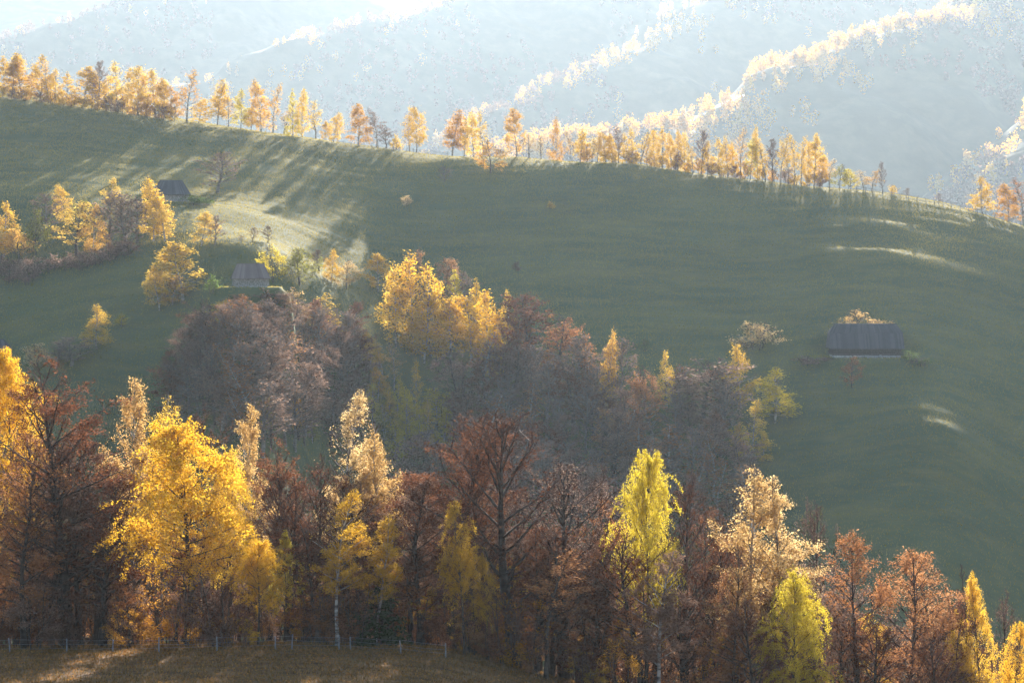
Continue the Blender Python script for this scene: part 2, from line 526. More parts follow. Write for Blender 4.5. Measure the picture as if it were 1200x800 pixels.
def leaves(pos, size, rng, up=0.0):
    N = len(pos)
    s = size * rng.uniform(.6, 1.35, N)[:, None]
    a = rng.normal(0, 1, (N, 3)); a[:, 2] -= up
    a = unit(a)
    b = unit(np.cross(a, rng.normal(0, 1, (N, 3))))
    c = np.cross(a, b)
    V = np.stack([pos - a * s * .5 + b * s * .36, pos - a * s * .42 - b * s * .40, pos + a * s * .58], 1).reshape(-1, 3)
    F = np.arange(3 * N).reshape(-1, 3)
    return V, F

def join(parts):
    vs, fs, ms, o = [], [], [], 0
    for V, F, m in parts:
        vs.append(V); fs.append(F + o); ms.append(np.full(len(F), m)); o += len(V)
    return np.concatenate(vs), fs, np.concatenate(ms)

class Proto: pass

def make_tree(name, seed, H, r0, t0, env, ang, n1, n2, n3, nleaf, lsize, bark, twig, k1=5, wob=.10, trop=.06,
              lean=.0, hang=0.0, l2=.5, l3=.45, a2=42, a3=40, strands=0, jit=.12, stems=1, patch=0.0, rt=.012, lup=.3, inner=.15, trunk_wob=.035):
    rng = np.random.default_rng(seed)
    trunkparts, crownparts = [], []
    allL2, allL3, allL1 = [], [], []
    for s in range(stems):
        hs = H * (1 - .13 * s * rng.random()) ; off = np.zeros(3) if stems == 1 else np.array([math.cos(s * 2.4 + seed) * .35, math.sin(s * 2.4 + seed) * .35, 0])
        d0 = unit(np.array([[lean + (0 if stems == 1 else math.cos(s * 2.4 + seed) * .10), 0 if stems == 1 else math.sin(s * 2.4 + seed) * .10, 1.0]]))
        tp = grow(off[None, :] + np.array([[0, 0, -.4]]), d0, np.array([hs * 1.0]), 12, trunk_wob, .03, rng)
        V, F = tubes(tp, [r0 * (1 if s == 0 else .75)], [.02], 7, .8)
        trunkparts.append((V, F, 0))
        n = n1 if stems == 1 else max(6, int(n1 / stems * 1.2))
        t = t0 + (0.985 - t0) * ((np.arange(n) + rng.random(n)) / n)
        f = np.minimum(t * 12, 11.999); i = f.astype(int); fr = (f - i)[:, None]
        p = tp[0, i] + (tp[0, i + 1] - tp[0, i]) * fr
        q = (t - t0) / (1 - t0)
        az = np.arange(n) * 2.39996 + rng.normal(0, .35, n) + seed
        an = np.radians(np.array([ang(v) for v in q]) + rng.normal(0, 6, n))
        L = np.array([env(v) for v in q]) * rng.uniform(.72, 1.18, n)
        d = np.stack([np.sin(an) * np.cos(az), np.sin(an) * np.sin(az), np.cos(an)], 1)
        b1 = grow(p, d, L, k1, wob, trop, rng)
        V, F = tubes(b1, np.maximum(.02, r0 * .42 * (1 - q * .75)), np.full(n, rt), 4)
        trunkparts.append((V, F, 0))
        allL1.append((b1, L))
    b1 = np.concatenate([x[0] for x in allL1]); L1 = np.concatenate([x[1] for x in allL1])
    p, d, L2 = sprout(b1, L1, n2, .22, 1.0, a2, l2, rng, .45)
    b2 = grow(p, d, L2, 3, wob * 1.3, trop * .6, rng)
    V, F = tubes(b2, np.full(len(b2), rt * 1.5), np.full(len(b2), rt * .6), 3)
    crownparts.append((V, F, 1))
    tips = [(b2, L2)]
    if n3:
        p, d, L3 = sprout(b2, L2, n3, .2, 1.0, a3, l3, rng, .35)
        b3 = grow(p, d, L3, 2, wob * 1.5, trop * .5, rng)
        V, F = tubes(b3, np.full(len(b3), rt * .8), np.full(len(b3), rt * .4), 3)
        crownparts.append((V, F, 1))
        tips.append((b3, L3))
    if strands:
        p, d, Ls = sprout(b2, L2, strands, .25, 1.0, 60, .0, rng)
        Ls = rng.uniform(.4, hang, len(p)) * np.clip(np.repeat(L2, strands) / np.percentile(L2, 70), .16, 1.2)
        dd = unit(d * .5 + np.array([0, 0, -.35]))
        b4 = grow(p, dd, Ls, 4, .05, -.42, rng)
        V, F = tubes(b4, np.full(len(b4), rt * .45), np.full(len(b4), rt * .25), 3)
        crownparts.append((V, F, 1))
        tips = [(b4, Ls), (b4, Ls), (b2, L2)]
    if nleaf:
        pos = []
        per = nleaf // len(tips)
        for b, LL in tips:
            N, kk, _ = b.shape
            w = rng.choice(N, per, p=LL ** 1.6 / (LL ** 1.6).sum())
            t = rng.random(per) ** .8 * (kk - 1 - 1e-4); i = t.astype(int); fr = (t - i)[:, None]
            pos.append(b[w, i] + (b[w, i + 1] - b[w, i]) * fr + rng.normal(0, jit, (per, 3)))
        pos = np.concatenate(pos)
        if patch > 0:      # gaps in the foliage where twigs have lost their leaves
            g = vnoise(pos[:, 0] / 1.3 + pos[:, 2] * .37, pos[:, 1] / 1.3 + pos[:, 2] / 1.7, seed) + .5
            pos = pos[g > patch * rng.uniform(.6, 1.4, len(pos))]
        V, F = leaves(pos, lsize, rng, lup)
        crownparts.insert(0, (V, F, 0))
    pr = Proto()
    V, F, mi = join(trunkparts)
    pr.trunk = mesh_np(name + '_trunk', V, F, [bark], mi, True)
    V, F, mi = join(crownparts)
    pr.crown = mesh_np(name + '_crown', V, F, [M['gold'], twig], mi, False)
    pr.H = float(np.percentile(V[:, 2], 99.7))
    pr.cx = float(np.median(V[:, 0])); pr.cy = float(np.median(V[:, 1]))
    pr.W = 2 * float(np.percentile(np.hypot(V[:, 0] - pr.cx, V[:, 1] - pr.cy), 93))
    pr.leafy = nleaf > 0
    return pr

egg = lambda w, lo=.55: (lambda q: w * ((lo + (1 - lo) * math.sin(min(1, q * 2.3 + .1) * math.pi / 2)) * (1 - q ** 1.7) + .13))
rnd = lambda w: (lambda q: w * math.sqrt(max(.05, 1 - q ** 3.2)) * (.8 + .2 * math.sin(q * 3.1)))
dome = lambda w: (lambda q: w * (.75 + .25 * math.sin(q * 3.1)) * (1 - .62 * q ** 1.6))
vase = lambda w: (lambda q: w * (.42 + .58 * math.sin(min(1, q * 1.5 + .08) * math.pi / 2)) * (1 - .72 * q ** 3))
cone = lambda w: (lambda q: w * (1 - q) ** .85 + .15)

PR = {}
def near_trees():
    for s in range(2):
        PR['n_weep%d' % s] = make_tree('weeping_birch', 10 + s, 17, .19, .36, egg(3.6, .7), lambda q: 52 - 26 * q, 34, 7, 0, 46000, .092,
                                       M['bark'], M['twig'], 5, .10, .05, hang=2.4, strands=4, l2=.42, jit=.09, patch=.42, rt=.011, lup=.9, lean=.03 * (s - 1))
    for s in range(3):
        PR['n_weepr%d' % s] = make_tree('round_weeping_birch', 15 + s, 17, .19, .34, rnd(3.7), lambda q: 66 - 44 * q, 36, 7, 0, 56000, .092,
                                        M['bark'], M['twig'], 5, .10, .05, hang=2.3, strands=4, l2=.42, jit=.09, patch=.34, rt=.011, lup=.9, lean=.03 * (s - 1))
    for s in range(4):
        PR['n_birch%d' % s] = make_tree('birch', 20 + s, 18, .15, .34, egg(2.7, .65), lambda q: 48 - 24 * q, 36, 6, 4, 25000, .090,
                                        M['bark_birch'], M['twig'], 5, .09, .05, jit=.14, patch=.36, rt=.011, lean=.02 * (s - 2))
    for s in range(4):
        PR['n_beech%d' % s] = make_tree('beech', 30 + s, 19, .26, .26, vase(5.0), lambda q: 52 - 30 * q, 32, 7, 5, 24000, .092,
                                        M['bark'], M['twig'], 6, .07, .045, l2=.44, a2=36, a3=38, jit=.12, patch=.50, rt=.013, trunk_wob=.025)
    for s in range(3):
        PR['n_bare%d' % s] = make_tree('bare_beech', 40 + s, 20, .30, .22, vase(5.8), lambda q: 44 - 26 * q, 28, 8, 6, 4500, .088,
                                       M['bark'], M['twig'], 6, .06, .055, l2=.46, a2=32, a3=34, jit=.10, rt=.016, trunk_wob=.022)
    for s in range(2):
        PR['n_copper%d' % s] = make_tree('copper_hornbeam', 50 + s, 17, .20, .22, rnd(3.4), lambda q: 62 - 36 * q, 36, 7, 3, 27000, .098,
                                         M['bark'], M['twig'], 5, .09, .03, l2=.45, jit=.16, patch=.42, rt=.012)
    for s in range(2):
        PR['n_shrub%d' % s] = make_tree('understory', 60 + s, 6.5, .05, .12, egg(2.2, .8), lambda q: 45 - 15 * q, 22, 6, 3, 6500, .11,
                                        M['bark'], M['twig'], 4, .12, .03, stems=4, jit=.15, patch=.4, rt=.009)
    for s in range(2):
        PR['n_pole%d' % s] = make_tree('thin_pole_tree', 65 + s, 15, .11, .42, egg(1.7, .7), lambda q: 42 - 18 * q, 22, 5, 3, 4200, .10,
                                       M['bark'], M['twig'], 4, .10, .05, jit=.13, patch=.4, rt=.010)
    PR['n_spruce0'] = make_tree('spruce', 70, 10, .13, .08, cone(2.4), lambda q: 98 - 38 * q, 74, 9, 0, 9000, .22,
                                M['bark'], M['bark'], 4, .05, .02, l2=.45, a2=48, jit=.07, rt=.010, lup=.6)

def mid_trees():
    shapes = [egg(2.5, .62), rnd(2.2), egg(3.0, .5), egg(2.4, .9), rnd(2.7), egg(2.9, .7), cone(3.0), egg(2.3, .55)]
    for s in range(8):
        PR['m_birch%d' % s] = make_tree('distant_birch', 110 + s, 15, .15, [.10, .16, .08, .14, .20, .10, .06, .18][s], shapes[s], lambda q: 76 - 50 * q, 34, 6, 0, 5200, .235,
                                        M['bark_birch'], M['twig'], 4, .10, .05, l2=.5, jit=.24, patch=.36, rt=.018, hang=1.2, strands=2, lean=[0, .06, -.05, .03, -.07, 0, .04, -.03][s])
    for s in range(3):
        PR['m_sparse%d' % s] = make_tree('thin_leaved_birch', 120 + s, 15, .15, .22, egg(2.4, .6), lambda q: 44 - 20 * q, 26, 6, 3, 1150, .22,
                                         M['bark_birch'], M['twig_grey'], 4, .10, .06, l2=.5, jit=.20, patch=.3, rt=.016)
    for s in range(4):
        PR['m_beech%d' % s] = make_tree('distant_beech', 130 + s, 15, .2, .16, vase(3.8), lambda q: 56 - 34 * q, 28, 6, 4, 5200, .20,
                                        M['bark'], M['twig'], 4, .08, .05, l2=.46, jit=.2, patch=.42, rt=.022)
    for s in range(3):
        PR['m_bare%d' % s] = make_tree('distant_bare', 140 + s, 15, .2, .18, vase(3.9), lambda q: 50 - 30 * q, 28, 6, 4, 1500, .19,
                                       M['bark_grey'], M['twig_grey'], 4, .07, .06, l2=.46, a2=34, jit=.2, rt=.034)
    for s in range(2):
        PR['m_round%d' % s] = make_tree('round_orchard', 150 + s, 8, .14, .16, egg(3.2, .8), lambda q: 66 - 34 * q, 30, 6, 2, 3400, .20,
                                        M['bark'], M['twig'], 4, .12, .02, l2=.5, jit=.2, patch=.3, rt=.018)
    for s in range(3):
        PR['m_bush%d' % s] = make_tree('bush', 160 + s, 4, .05, .06, egg(1.9, .85), lambda q: 52 - 22 * q, 24, 6, 2, 1700, .18,
                                       M['bark'], M['twig'], 3, .12, .03, stems=5, jit=.16, patch=.35, rt=.014)
near_trees(); mid_trees()

def plant(name, pr, loc, h, w, leaf, label, cat='tree', group=None, rz=None, rng=random):
    """one tree: an empty at its foot with trunk and crown under it"""
    sx = w / pr.W if w else h / pr.H
    sz = h / pr.H
    if rz is None: rz = rng.uniform(0, 6.283)
    e = empty(name, loc, rz, (sx, sx, sz))
    link('trunk', pr.trunk, e)
    c = link('crown', pr.crown, e)
    c.material_slots[0].link = 'OBJECT'
    c.material_slots[0].material = M[leaf]
    tag(e, label, cat, group)
    return e

# ------------------------------------------------------------------ trees along the ridge crest
R = random.Random(7)
def pick(kind, n):
    return PR['%s%d' % (kind, R.randrange(n))]
NVAR = {'m_birch': 8, 'm_sparse': 3, 'm_beech': 4, 'm_bare': 3, 'm_round': 2, 'm_bush': 3,
        'n_weep': 2, 'n_weepr': 3, 'n_birch': 4, 'n_beech': 4, 'n_bare': 3, 'n_copper': 2, 'n_shrub': 2, 'n_pole': 2, 'n_spruce': 1}
TNAME = {'m_birch': 'birch_tree', 'm_sparse': 'birch_tree', 'm_beech': 'beech_tree', 'm_bare': 'bare_tree', 'm_round': 'fruit_tree', 'm_bush': 'shrub',
         'n_weep': 'weeping_birch_tree', 'n_weepr': 'weeping_birch_tree', 'n_birch': 'birch_tree', 'n_beech': 'beech_tree', 'n_bare': 'bare_tree', 'n_copper': 'beech_tree', 'n_shrub': 'shrub',
         'n_pole': 'young_tree', 'n_spruce': 'spruce_tree'}
LASTHIT = {}

def mid(px, base, top, wpx, kind, leaf, label, group=None, d=None):
    """a tree whose foot is seen at (px, base) on the hill and whose top is seen at height top"""
    if d is None:
        x, y, z = hit(px, base)
    else:
        x, y, _ = at(px, base, d); z = float(ground(x, y))
    ztop = at(px, top, y)[2]
    h = max(1.0, ztop - z)
    w = wpx / FPX * y * (1.2 if 'dense ridge row' in label else 1.02 if 'ridge' in label else 1.0)
    cat = 'shrub' if kind == 'm_bush' else 'tree'
    return plant(TNAME[kind], pick(kind, NVAR[kind]), (x, y, z - .05), h, w * (1.34 if kind in ('m_birch', 'm_sparse') else 1.2), leaf, label, cat, group, rng=R)

CREST_DENSE = [  # px, base y, top y, width, kind, leaf
    (-14, 112, 70, 24, 'm_birch', 'gold'), (5, 112, 66, 22, 'm_birch', 'gold'), (14, 114, 72, 18, 'm_birch', 'orange'), (25, 115, 62, 19, 'm_birch', 'gold'),
    (36, 117, 84, 15, 'm_birch', 'orange'), (47, 119, 64, 20, 'm_birch', 'gold'), (57, 121, 76, 15, 'm_sparse', 'orange'), (64, 122, 80, 14, 'm_birch', 'gold'),
    (78, 123, 84, 17, 'm_birch', 'gold'), (97, 126, 78, 23, 'm_birch', 'gold'), (108, 127, 84, 15, 'm_birch', 'gold'), (115, 128, 71, 17, 'm_bare', 'brown'),
    (126, 129, 88, 15, 'm_birch', 'yellow'), (137, 131, 73, 21, 'm_birch', 'gold'), (149, 133, 80, 16, 'm_birch', 'gold'), (161, 135, 76, 18, 'm_birch', 'gold'),
    (171, 136, 90, 13, 'm_birch', 'orange'), (183, 138, 81, 22, 'm_birch', 'gold'), (194, 140, 92, 13, 'm_birch', 'gold'), (203, 141, 101, 17, 'm_birch', 'orange'),
]
ORD = ['', 'first', 'second', 'third', 'fourth', 'fifth', 'sixth', 'seventh', 'eighth', 'ninth', 'tenth', 'eleventh', 'twelfth', 'thirteenth', 'fourteenth', 'fifteenth', 'sixteenth']
for k_, e in enumerate(CREST_DENSE):
    n_ = k_ - 11
    lab = 'golden birch, %s tree %s the leafless grey tree in the dense ridge row' % (ORD[abs(n_)], 'uphill of' if n_ < 0 else 'downhill of')
    g = 'trees of the dense ridge row'
    if e[4] == 'm_bare': lab = 'nearly leafless grey tree among golden birches at the high end of the ridge'
    if e[5] == 'yellow': lab = 'small clear-yellow birch beside the leafless grey tree in the dense ridge row'
    if e[5] == 'orange': lab = lab.replace('golden birch', 'orange-tinged birch')
    mid(*e, lab, g)

CREST_OPEN = [
    (219, 144, 81, 21, 'm_sparse', 'orange', 'thin pinkish-orange birch with bare branches showing, taller than its ridge neighbours'),
    (233, 145, 115, 19, 'm_birch', 'yellow', 'short yellow birch at the foot of the thin pinkish birch on the ridge'),
    (255, 147, 93, 20, 'm_birch', 'gold', 'shapely golden birch with a pointed top where the ridge row starts to thin'),
    (268, 149, 112, 12, 'm_sparse', 'pale', 'thin pale young birch between two full golden birches on the ridge'),
    (282, 151, 104, 16, 'm_birch', 'lime', 'greenish-yellow birch in the thinning ridge row'),
    (294, 153, 125, 14, 'm_birch', 'gold', 'low golden birch squeezed between a greenish and a dark orange birch'),
    (306, 154, 93, 22, 'm_birch', 'orange', 'broad deep-orange birch, darkest of the ridge row'),
    (320, 156, 98, 15, 'm_sparse', 'orange', 'thin orange birch leaning out beside the broad deep-orange birch'),
    (333, 158, 124, 14, 'm_sparse', 'pale', 'sparse pale birch lower than the ridge trees on both sides'),
    (343, 160, 104, 15, 'm_birch', 'lime', 'greenish-gold birch with dark bare trunk, one of a pair on the ridge'),
    (354, 161, 104, 15, 'm_birch', 'gold', 'gold birch with long bare trunk, paired with a greenish one on the ridge'),
    (370, 163, 119, 18, 'm_sparse', 'gold', 'rounded light-gold birch beyond the long-trunked pair'),
    (381, 165, 142, 10, 'm_birch', 'gold', 'very small golden birch on the crest beside a taller pointed one'),
    (391, 167, 132, 16, 'm_birch', 'gold', 'small pointed golden birch before the gap in the ridge row'),
    (420, 171, 120, 23, 'm_birch', 'orange', 'dense orange birch standing alone after the gap in the ridge row'),
    (442, 171, 127, 20, 'm_sparse', 'brown', 'greyish half-bare tree next to the dense lone orange birch'),
    (453, 173, 150, 18, 'm_bare', 'brown', 'low dark bare tree behind the greyish half-bare tree'),
    (463, 174, 158, 14, 'm_bush', 'gold', 'small golden bush on the crest by the low dark bare tree'),
    (480, 175, 134, 16, 'm_sparse', 'pale', 'thin leafless-looking birch touching the slim golden one'),
    (488, 176, 124, 18, 'm_birch', 'gold', 'slim golden birch with a bare lower trunk in the open part of the ridge'),
    (530, 180, 129, 23, 'm_birch', 'orange', 'orange-gold birch leaning slightly, first of the four-tree clump on the ridge'),
    (544, 179, 137, 13, 'm_sparse', 'gold', 'thin light birch second in the four-tree clump on the ridge'),
    (555, 180, 131, 16, 'm_birch', 'gold', 'gold birch third in the four-tree clump on the ridge'),
    (566, 180, 131, 13, 'm_sparse', 'gold', 'airy gold birch last in the four-tree clump on the ridge'),
    (606, 181, 127, 20, 'm_birch', 'orange', 'tall orange-gold birch standing by itself behind the round golden bush'),
    (620, 182, 156, 14, 'm_sparse', 'pale', 'thin pale sapling next to the tall lone orange-gold birch'),
    (634, 182, 158, 10, 'm_bare', 'pale', 'spindly leafless sapling between two lone ridge birches'),
    (653, 181, 137, 16, 'm_birch', 'orange', 'narrow dark-orange birch standing alone against the pale far slope'),
    (669, 182, 153, 10, 'm_sparse', 'pale', 'ghostly pale sapling beyond the narrow dark-orange birch'),
    (680, 183, 151, 14, 'm_birch', 'gold', 'small round grove-starting birch at the upper end of the long ridge grove'),
]
for e in CREST_OPEN:
    mid(*e)
CREST_GROVE = [
    (694, 185, 160, 13, 'm_sparse', 'gold'), (700, 187, 158, 13, 'm_sparse', 'pale'), (709, 189, 154, 15, 'm_birch', 'gold'), (718, 190, 156, 12, 'm_birch', 'gold'), (725, 191, 147, 14, 'm_sparse', 'brown'),
    (734, 191, 156, 12, 'm_birch', 'gold'), (741, 192, 151, 15, 'm_birch', 'gold'), (751, 193, 154, 13, 'm_sparse', 'gold'), (758, 193, 160, 10, 'm_sparse', 'pale'), (767, 194, 152, 12, 'm_birch', 'gold'),
    (777, 194, 149, 17, 'm_birch', 'gold'), (787, 195, 156, 12, 'm_birch', 'gold'), (794, 196, 152, 14, 'm_birch', 'gold'), (803, 197, 153, 14, 'm_birch', 'gold'), (812, 198, 166, 12, 'm_sparse', 'gold'),
    (822, 199, 152, 15, 'm_bare', 'russet'), (829, 200, 165, 13, 'm_birch', 'gold'), (844, 203, 162, 15, 'm_birch', 'gold'), (853, 205, 158, 13, 'm_sparse', 'gold'), (860, 206, 165, 13, 'm_birch', 'yellow'),
    (868, 207, 149, 14, 'm_sparse', 'pale'), (879, 208, 162, 13, 'm_birch', 'lime'), (888, 208, 147, 14, 'm_birch', 'gold'), (897, 209, 167, 15, 'm_sparse', 'gold'), (906, 211, 162, 14, 'm_bare', 'russet'),
    (915, 213, 158, 14, 'm_sparse', 'gold'), (924, 214, 163, 13, 'm_sparse', 'gold'), (931, 215, 157, 13, 'm_sparse', 'gold'), (939, 216, 160, 13, 'm_sparse', 'gold'), (947, 217, 165, 12, 'm_birch', 'gold'),
    (954, 217, 157, 15, 'm_birch', 'gold'), (963, 218, 180, 13, 'm_birch', 'yellow'),
]
GREF = [(-1, 'grove-starting birch'), (15, 'upper dark treetop'), (24, 'lower dark treetop')]
for k_, e in enumerate(CREST_GROVE):
    ri, rn = min(GREF, key=lambda q: abs(q[0] - k_))
    n_ = k_ - ri
    what = {'gold': 'golden birch', 'pale': 'pale thin birch', 'yellow': 'clear-yellow birch', 'lime': 'greenish-yellow birch', 'brown': 'brownish half-bare birch', 'russet': 'dark'}[e[5]]
    if e[4] == 'm_sparse' and e[5] == 'gold': what = 'see-through gold birch'
    lab = '%s in the long ridge grove, %s tree %s the %s' % (what, ORD[abs(n_)], 'uphill of' if n_ < 0 else 'downhill of', rn)
    if n_ == 0: lab = rn + ', leafless, standing out of the long golden ridge grove'
    mid(*e, lab, 'trees of the long ridge grove')
for e in [
    (972, 219, 186, 15, 'm_sparse', 'pale', 'half-bare pale birch where the long ridge grove meets the fence'),
    (984, 220, 192, 20, 'm_round', 'greenish', 'rounded green-gold tree between half-bare birches near the fence start'),
    (997, 221, 198, 18, 'm_round', 'lime', 'low yellowish-green tree at the start of the ridge fence'),
    (1012, 223, 199, 16, 'm_sparse', 'pale', 'thin peach-coloured tree at the start of the ridge fence'),
    (1022, 225, 198, 16, 'm_sparse', 'orange', 'thin orange tree beside the tall leafless pole on the ridge'),
    (1034, 227, 189, 9, 'm_bare', 'brown', 'tall leafless spindly tree standing above the fence start'),
    (1047, 228, 216, 9, 'm_bush', 'gold', 'small golden bush beyond the spindly leafless tree at the fence'),
    (1062, 232, 220, 8, 'm_bare', 'brown', 'tiny leafless sapling beside the ridge fence'),
    (1100, 240, 226, 6, 'm_bare', 'brown', 'thin bare stick of a sapling beside the middle of the ridge fence'),
    (1151, 250, 207, 22, 'm_birch', 'gold', 'lone bright golden birch behind the ridge fence'),
    (1182, 260, 214, 24, 'm_birch', 'orange', 'orange birch with long bare trunk behind the ridge fence'),
    (1199, 263, 208, 22, 'm_sparse', 'copper', 'pinkish half-bare tree behind the ridge fence next to the orange birch'),
    (575, 203, 164, 33, 'm_round', 'orange', 'round golden bush-like tree just below the ridge crest'),
    (521, 213, 195, 15, 'm_bare', 'brown', 'small leafless tree alone on the dark meadow below the ridge'),
    (476, 242, 229, 12, 'm_bush', 'pale', 'small pale shrub alone on the dark meadow'),
    (645, 245, 236, 8, 'm_bush', 'gold', 'tiny golden shrub alone on the dark meadow below the ridge'),
]:
    mid(*e)

r = random.Random(44)
for k in range(15):
    px = 2 + k * 14.2 + r.uniform(-3, 3); base = float(np.interp(px, [0, 60, 130, 220], [115, 122, 131, 145]))
    mid(px, base, base - r.uniform(11, 21), r.uniform(12, 18), 'm_bush', lf := r.choice(['gold', 'orange', 'brown']), 'low %s bush in the dense ridge row %s' % (lf, min([(115, 'beside the leafless grey tree'), (137, 'downhill of the small yellow birch'), (85, 'uphill of the leafless grey tree'), (47, 'near its high end'), (10, 'at its high end'), (165, 'in its lower half'), (205, 'beside the thin pinkish birch')], key=lambda q: abs(q[0] - px))[1]), 'bushes under the dense ridge row')
for k in range(20):
    px = 692 + k * 14.2 + r.uniform(-3, 3); base = float(np.interp(px, [690, 800, 900, 970], [187, 198, 212, 220]))
    mid(px, base, base - r.uniform(10, 20), r.uniform(11, 17), 'm_bush', lf := r.choice(['gold', 'gold', 'orange', 'brown']), 'low %s bush under the long ridge grove %s' % (lf, min([(695, 'beside the grove-starting birch'), (735, 'downhill of the grove-starting birch'), (785, 'uphill of the upper dark treetop'), (822, 'below the upper dark treetop'), (855, 'between the two dark treetops'), (879, 'below the greenish-yellow birch'), (906, 'below the lower dark treetop'), (950, 'at the fence end')], key=lambda q: abs(q[0] - px))[1]), 'bushes under the long ridge grove')

# ------------------------------------------------------------------ left farmstead, shoulder and clearing
for e in [
    (5, 302, 236, 28, 'm_birch', 'gold', 'tall golden birch at the outer edge of the mixed wood below the ridge'),
    (22, 305, 268, 42, 'm_round', 'orange', 'broad orange tree low in the mixed wood beside the tall birch'),
    (42, 300, 245, 26, 'm_round', 'greenish', 'green-tinged rounded tree in the mixed wood below the ridge'),
    (56, 285, 226, 32, 'm_bare', 'brown', 'purple-grey leafless tree behind the green-tinged rounded tree'),
    (76, 262, 216, 18, 'm_birch', 'gold', 'golden treetop rising from the leafless trees of the mixed wood'),
    (90, 300, 236, 46, 'm_beech', 'gold', 'broad pale-gold tree in the middle of the mixed wood'),
    (109, 300, 240, 24, 'm_birch', 'orange', 'slim orange-gold birch against the broad pale-gold tree'),
    (101, 262, 230, 24, 'm_round', 'greenish', 'dull olive rounded tree behind the slim orange-gold birch'),
    (130, 242, 208, 18, 'm_birch', 'gold', 'small golden birch above the leafless trees beside the upper barn'),
    (128, 292, 226, 42, 'm_bare', 'brown', 'wide purple-grey leafless tree in the mixed wood'),
    (148, 292, 225, 44, 'm_bare', 'brown', 'purple-grey leafless tree next to the twin golden birches'),
    (161, 285, 232, 36, 'm_bare', 'brown', 'leafless grey tree touching the twin golden birches by the upper barn'),
    (180, 283, 207, 27, 'm_birch', 'gold', 'taller of the twin golden birches in front of the upper barn'),
    (193, 283, 224, 27, 'm_birch', 'gold', 'shorter of the twin golden birches in front of the upper barn'),
    (236, 288, 248, 25, 'm_birch', 'gold', 'small rounded golden birch on the sunlit shoulder below the upper barn'),
    (252, 288, 252, 18, 'm_bare', 'brown', 'small grey leafless tree beside the rounded golden birch'),
    (255, 226, 178, 42, 'm_bare', 'brown', 'rounded leafless grey tree uphill of the upper barn'),
    (215, 352, 283, 44, 'm_birch', 'gold', 'large full golden birch on the edge of the sunlit shoulder'),
    (202, 358, 320, 26, 'm_birch', 'orange', 'lower orange-gold birch leaning against the large golden birch'),
    (187, 364, 311, 24, 'm_birch', 'gold', 'narrow golden birch on the dark side of the large golden birch'),
    (113, 409, 356, 28, 'm_birch', 'gold', 'lone golden birch on the dark slope below the mixed wood'),
    (142, 384, 367, 11, 'm_birch', 'lime', 'tiny yellow-green sapling on the dark slope near the lone birch'),
    (248, 343, 322, 19, 'm_bush', 'green', 'small green bush beside the little barn'),
    (320, 332, 285, 32, 'm_round', 'lime', 'airy yellow-green tree behind the little barn'),
    (351, 334, 290, 46, 'm_round', 'greenish', 'broad green rounded tree in the clearing by the little barn'),
    (388, 333, 292, 18, 'm_birch', 'gold', 'narrow golden birch in the clearing beside the broad green tree'),
    (406, 339, 304, 32, 'm_round', 'pale', 'thin-leaved pale yellow tree in the clearing'),
    (374, 318, 292, 16, 'm_bare', 'russet', 'dark leafless tree behind the trees of the clearing'),
    (443, 342, 297, 25, 'm_birch', 'gold', 'golden birch standing by itself at the top edge of the clearing'),
    (296, 284, 266, 12, 'm_bare', 'brown', 'crooked dead-looking sapling on the sunlit shoulder'),
    (314, 285, 264, 14, 'm_bare', 'brown', 'small leafless fruit tree on the sunlit shoulder above the little barn'),
    (283, 283, 275, 8, 'm_bare', 'brown', 'stunted leafless sapling on the sunlit shoulder'),
    (84, 428, 394, 44, 'm_bare', 'brown', 'low grey leafless thicket tree on the dark slope below the lone birch'),
    (66, 432, 400, 34, 'm_bare', 'brown', 'grey leafless tree at the bottom of the dark slope'),
    (42, 430, 402, 28, 'm_bush', 'pale', 'pale rounded bush at the bottom of the dark slope'),
    (887, 408, 377, 46, 'm_bush', 'pale', 'pale round bush alone on the dark meadow uphill of the golden birches'),
    (1009, 407, 362, 56, 'm_round', 'pale', 'sunlit pale round tree directly behind the big grey barn'),
    (998, 455, 416, 25, 'm_round', 'copper', 'small copper-topped tree in front of the big grey barn'),
    (945, 428, 417, 28, 'm_bush', 'brown', 'low brownish shrub on the meadow beside the big grey barn'),
    (968, 424, 418, 14, 'm_bush', 'brown', 'very low brown shrub at the corner of the big grey barn'),
    (1068, 424, 411, 16, 'm_bush', 'green', 'bright green bush at the end of the big grey barn'),
    (1079, 428, 419, 26, 'm_bush', 'green', 'low bright green bramble patch beyond the end of the big grey barn'),
    (226, 240, 228, 24, 'm_bush', 'green', 'green bush at the end of the upper barn'),
    (243, 240, 232, 18, 'm_bush', 'green', 'low green bush a few steps from the upper barn'),
]:
    mid(*e)
for px, base in [(4, 318), (22, 322), (40, 320), (60, 318), (80, 316), (98, 315), (116, 310), (132, 304), (148, 297), (12, 330), (33, 333)]:
    mid(px, base, base - 20, 30, 'm_bush', 'brown', 'dark brown undergrowth bush below ' + min([(5, 'the tall outer birch'), (22, 'the broad orange tree'), (42, 'the green-tinged tree'), (62, 'the purple-grey leafless tree'), (90, 'the broad pale-gold tree'), (112, 'the slim orange-gold birch'), (135, 'the wide leafless tree'), (150, 'the twin golden birches')], key=lambda q: abs(q[0] - px))[1], 'undergrowth of the mixed wood')

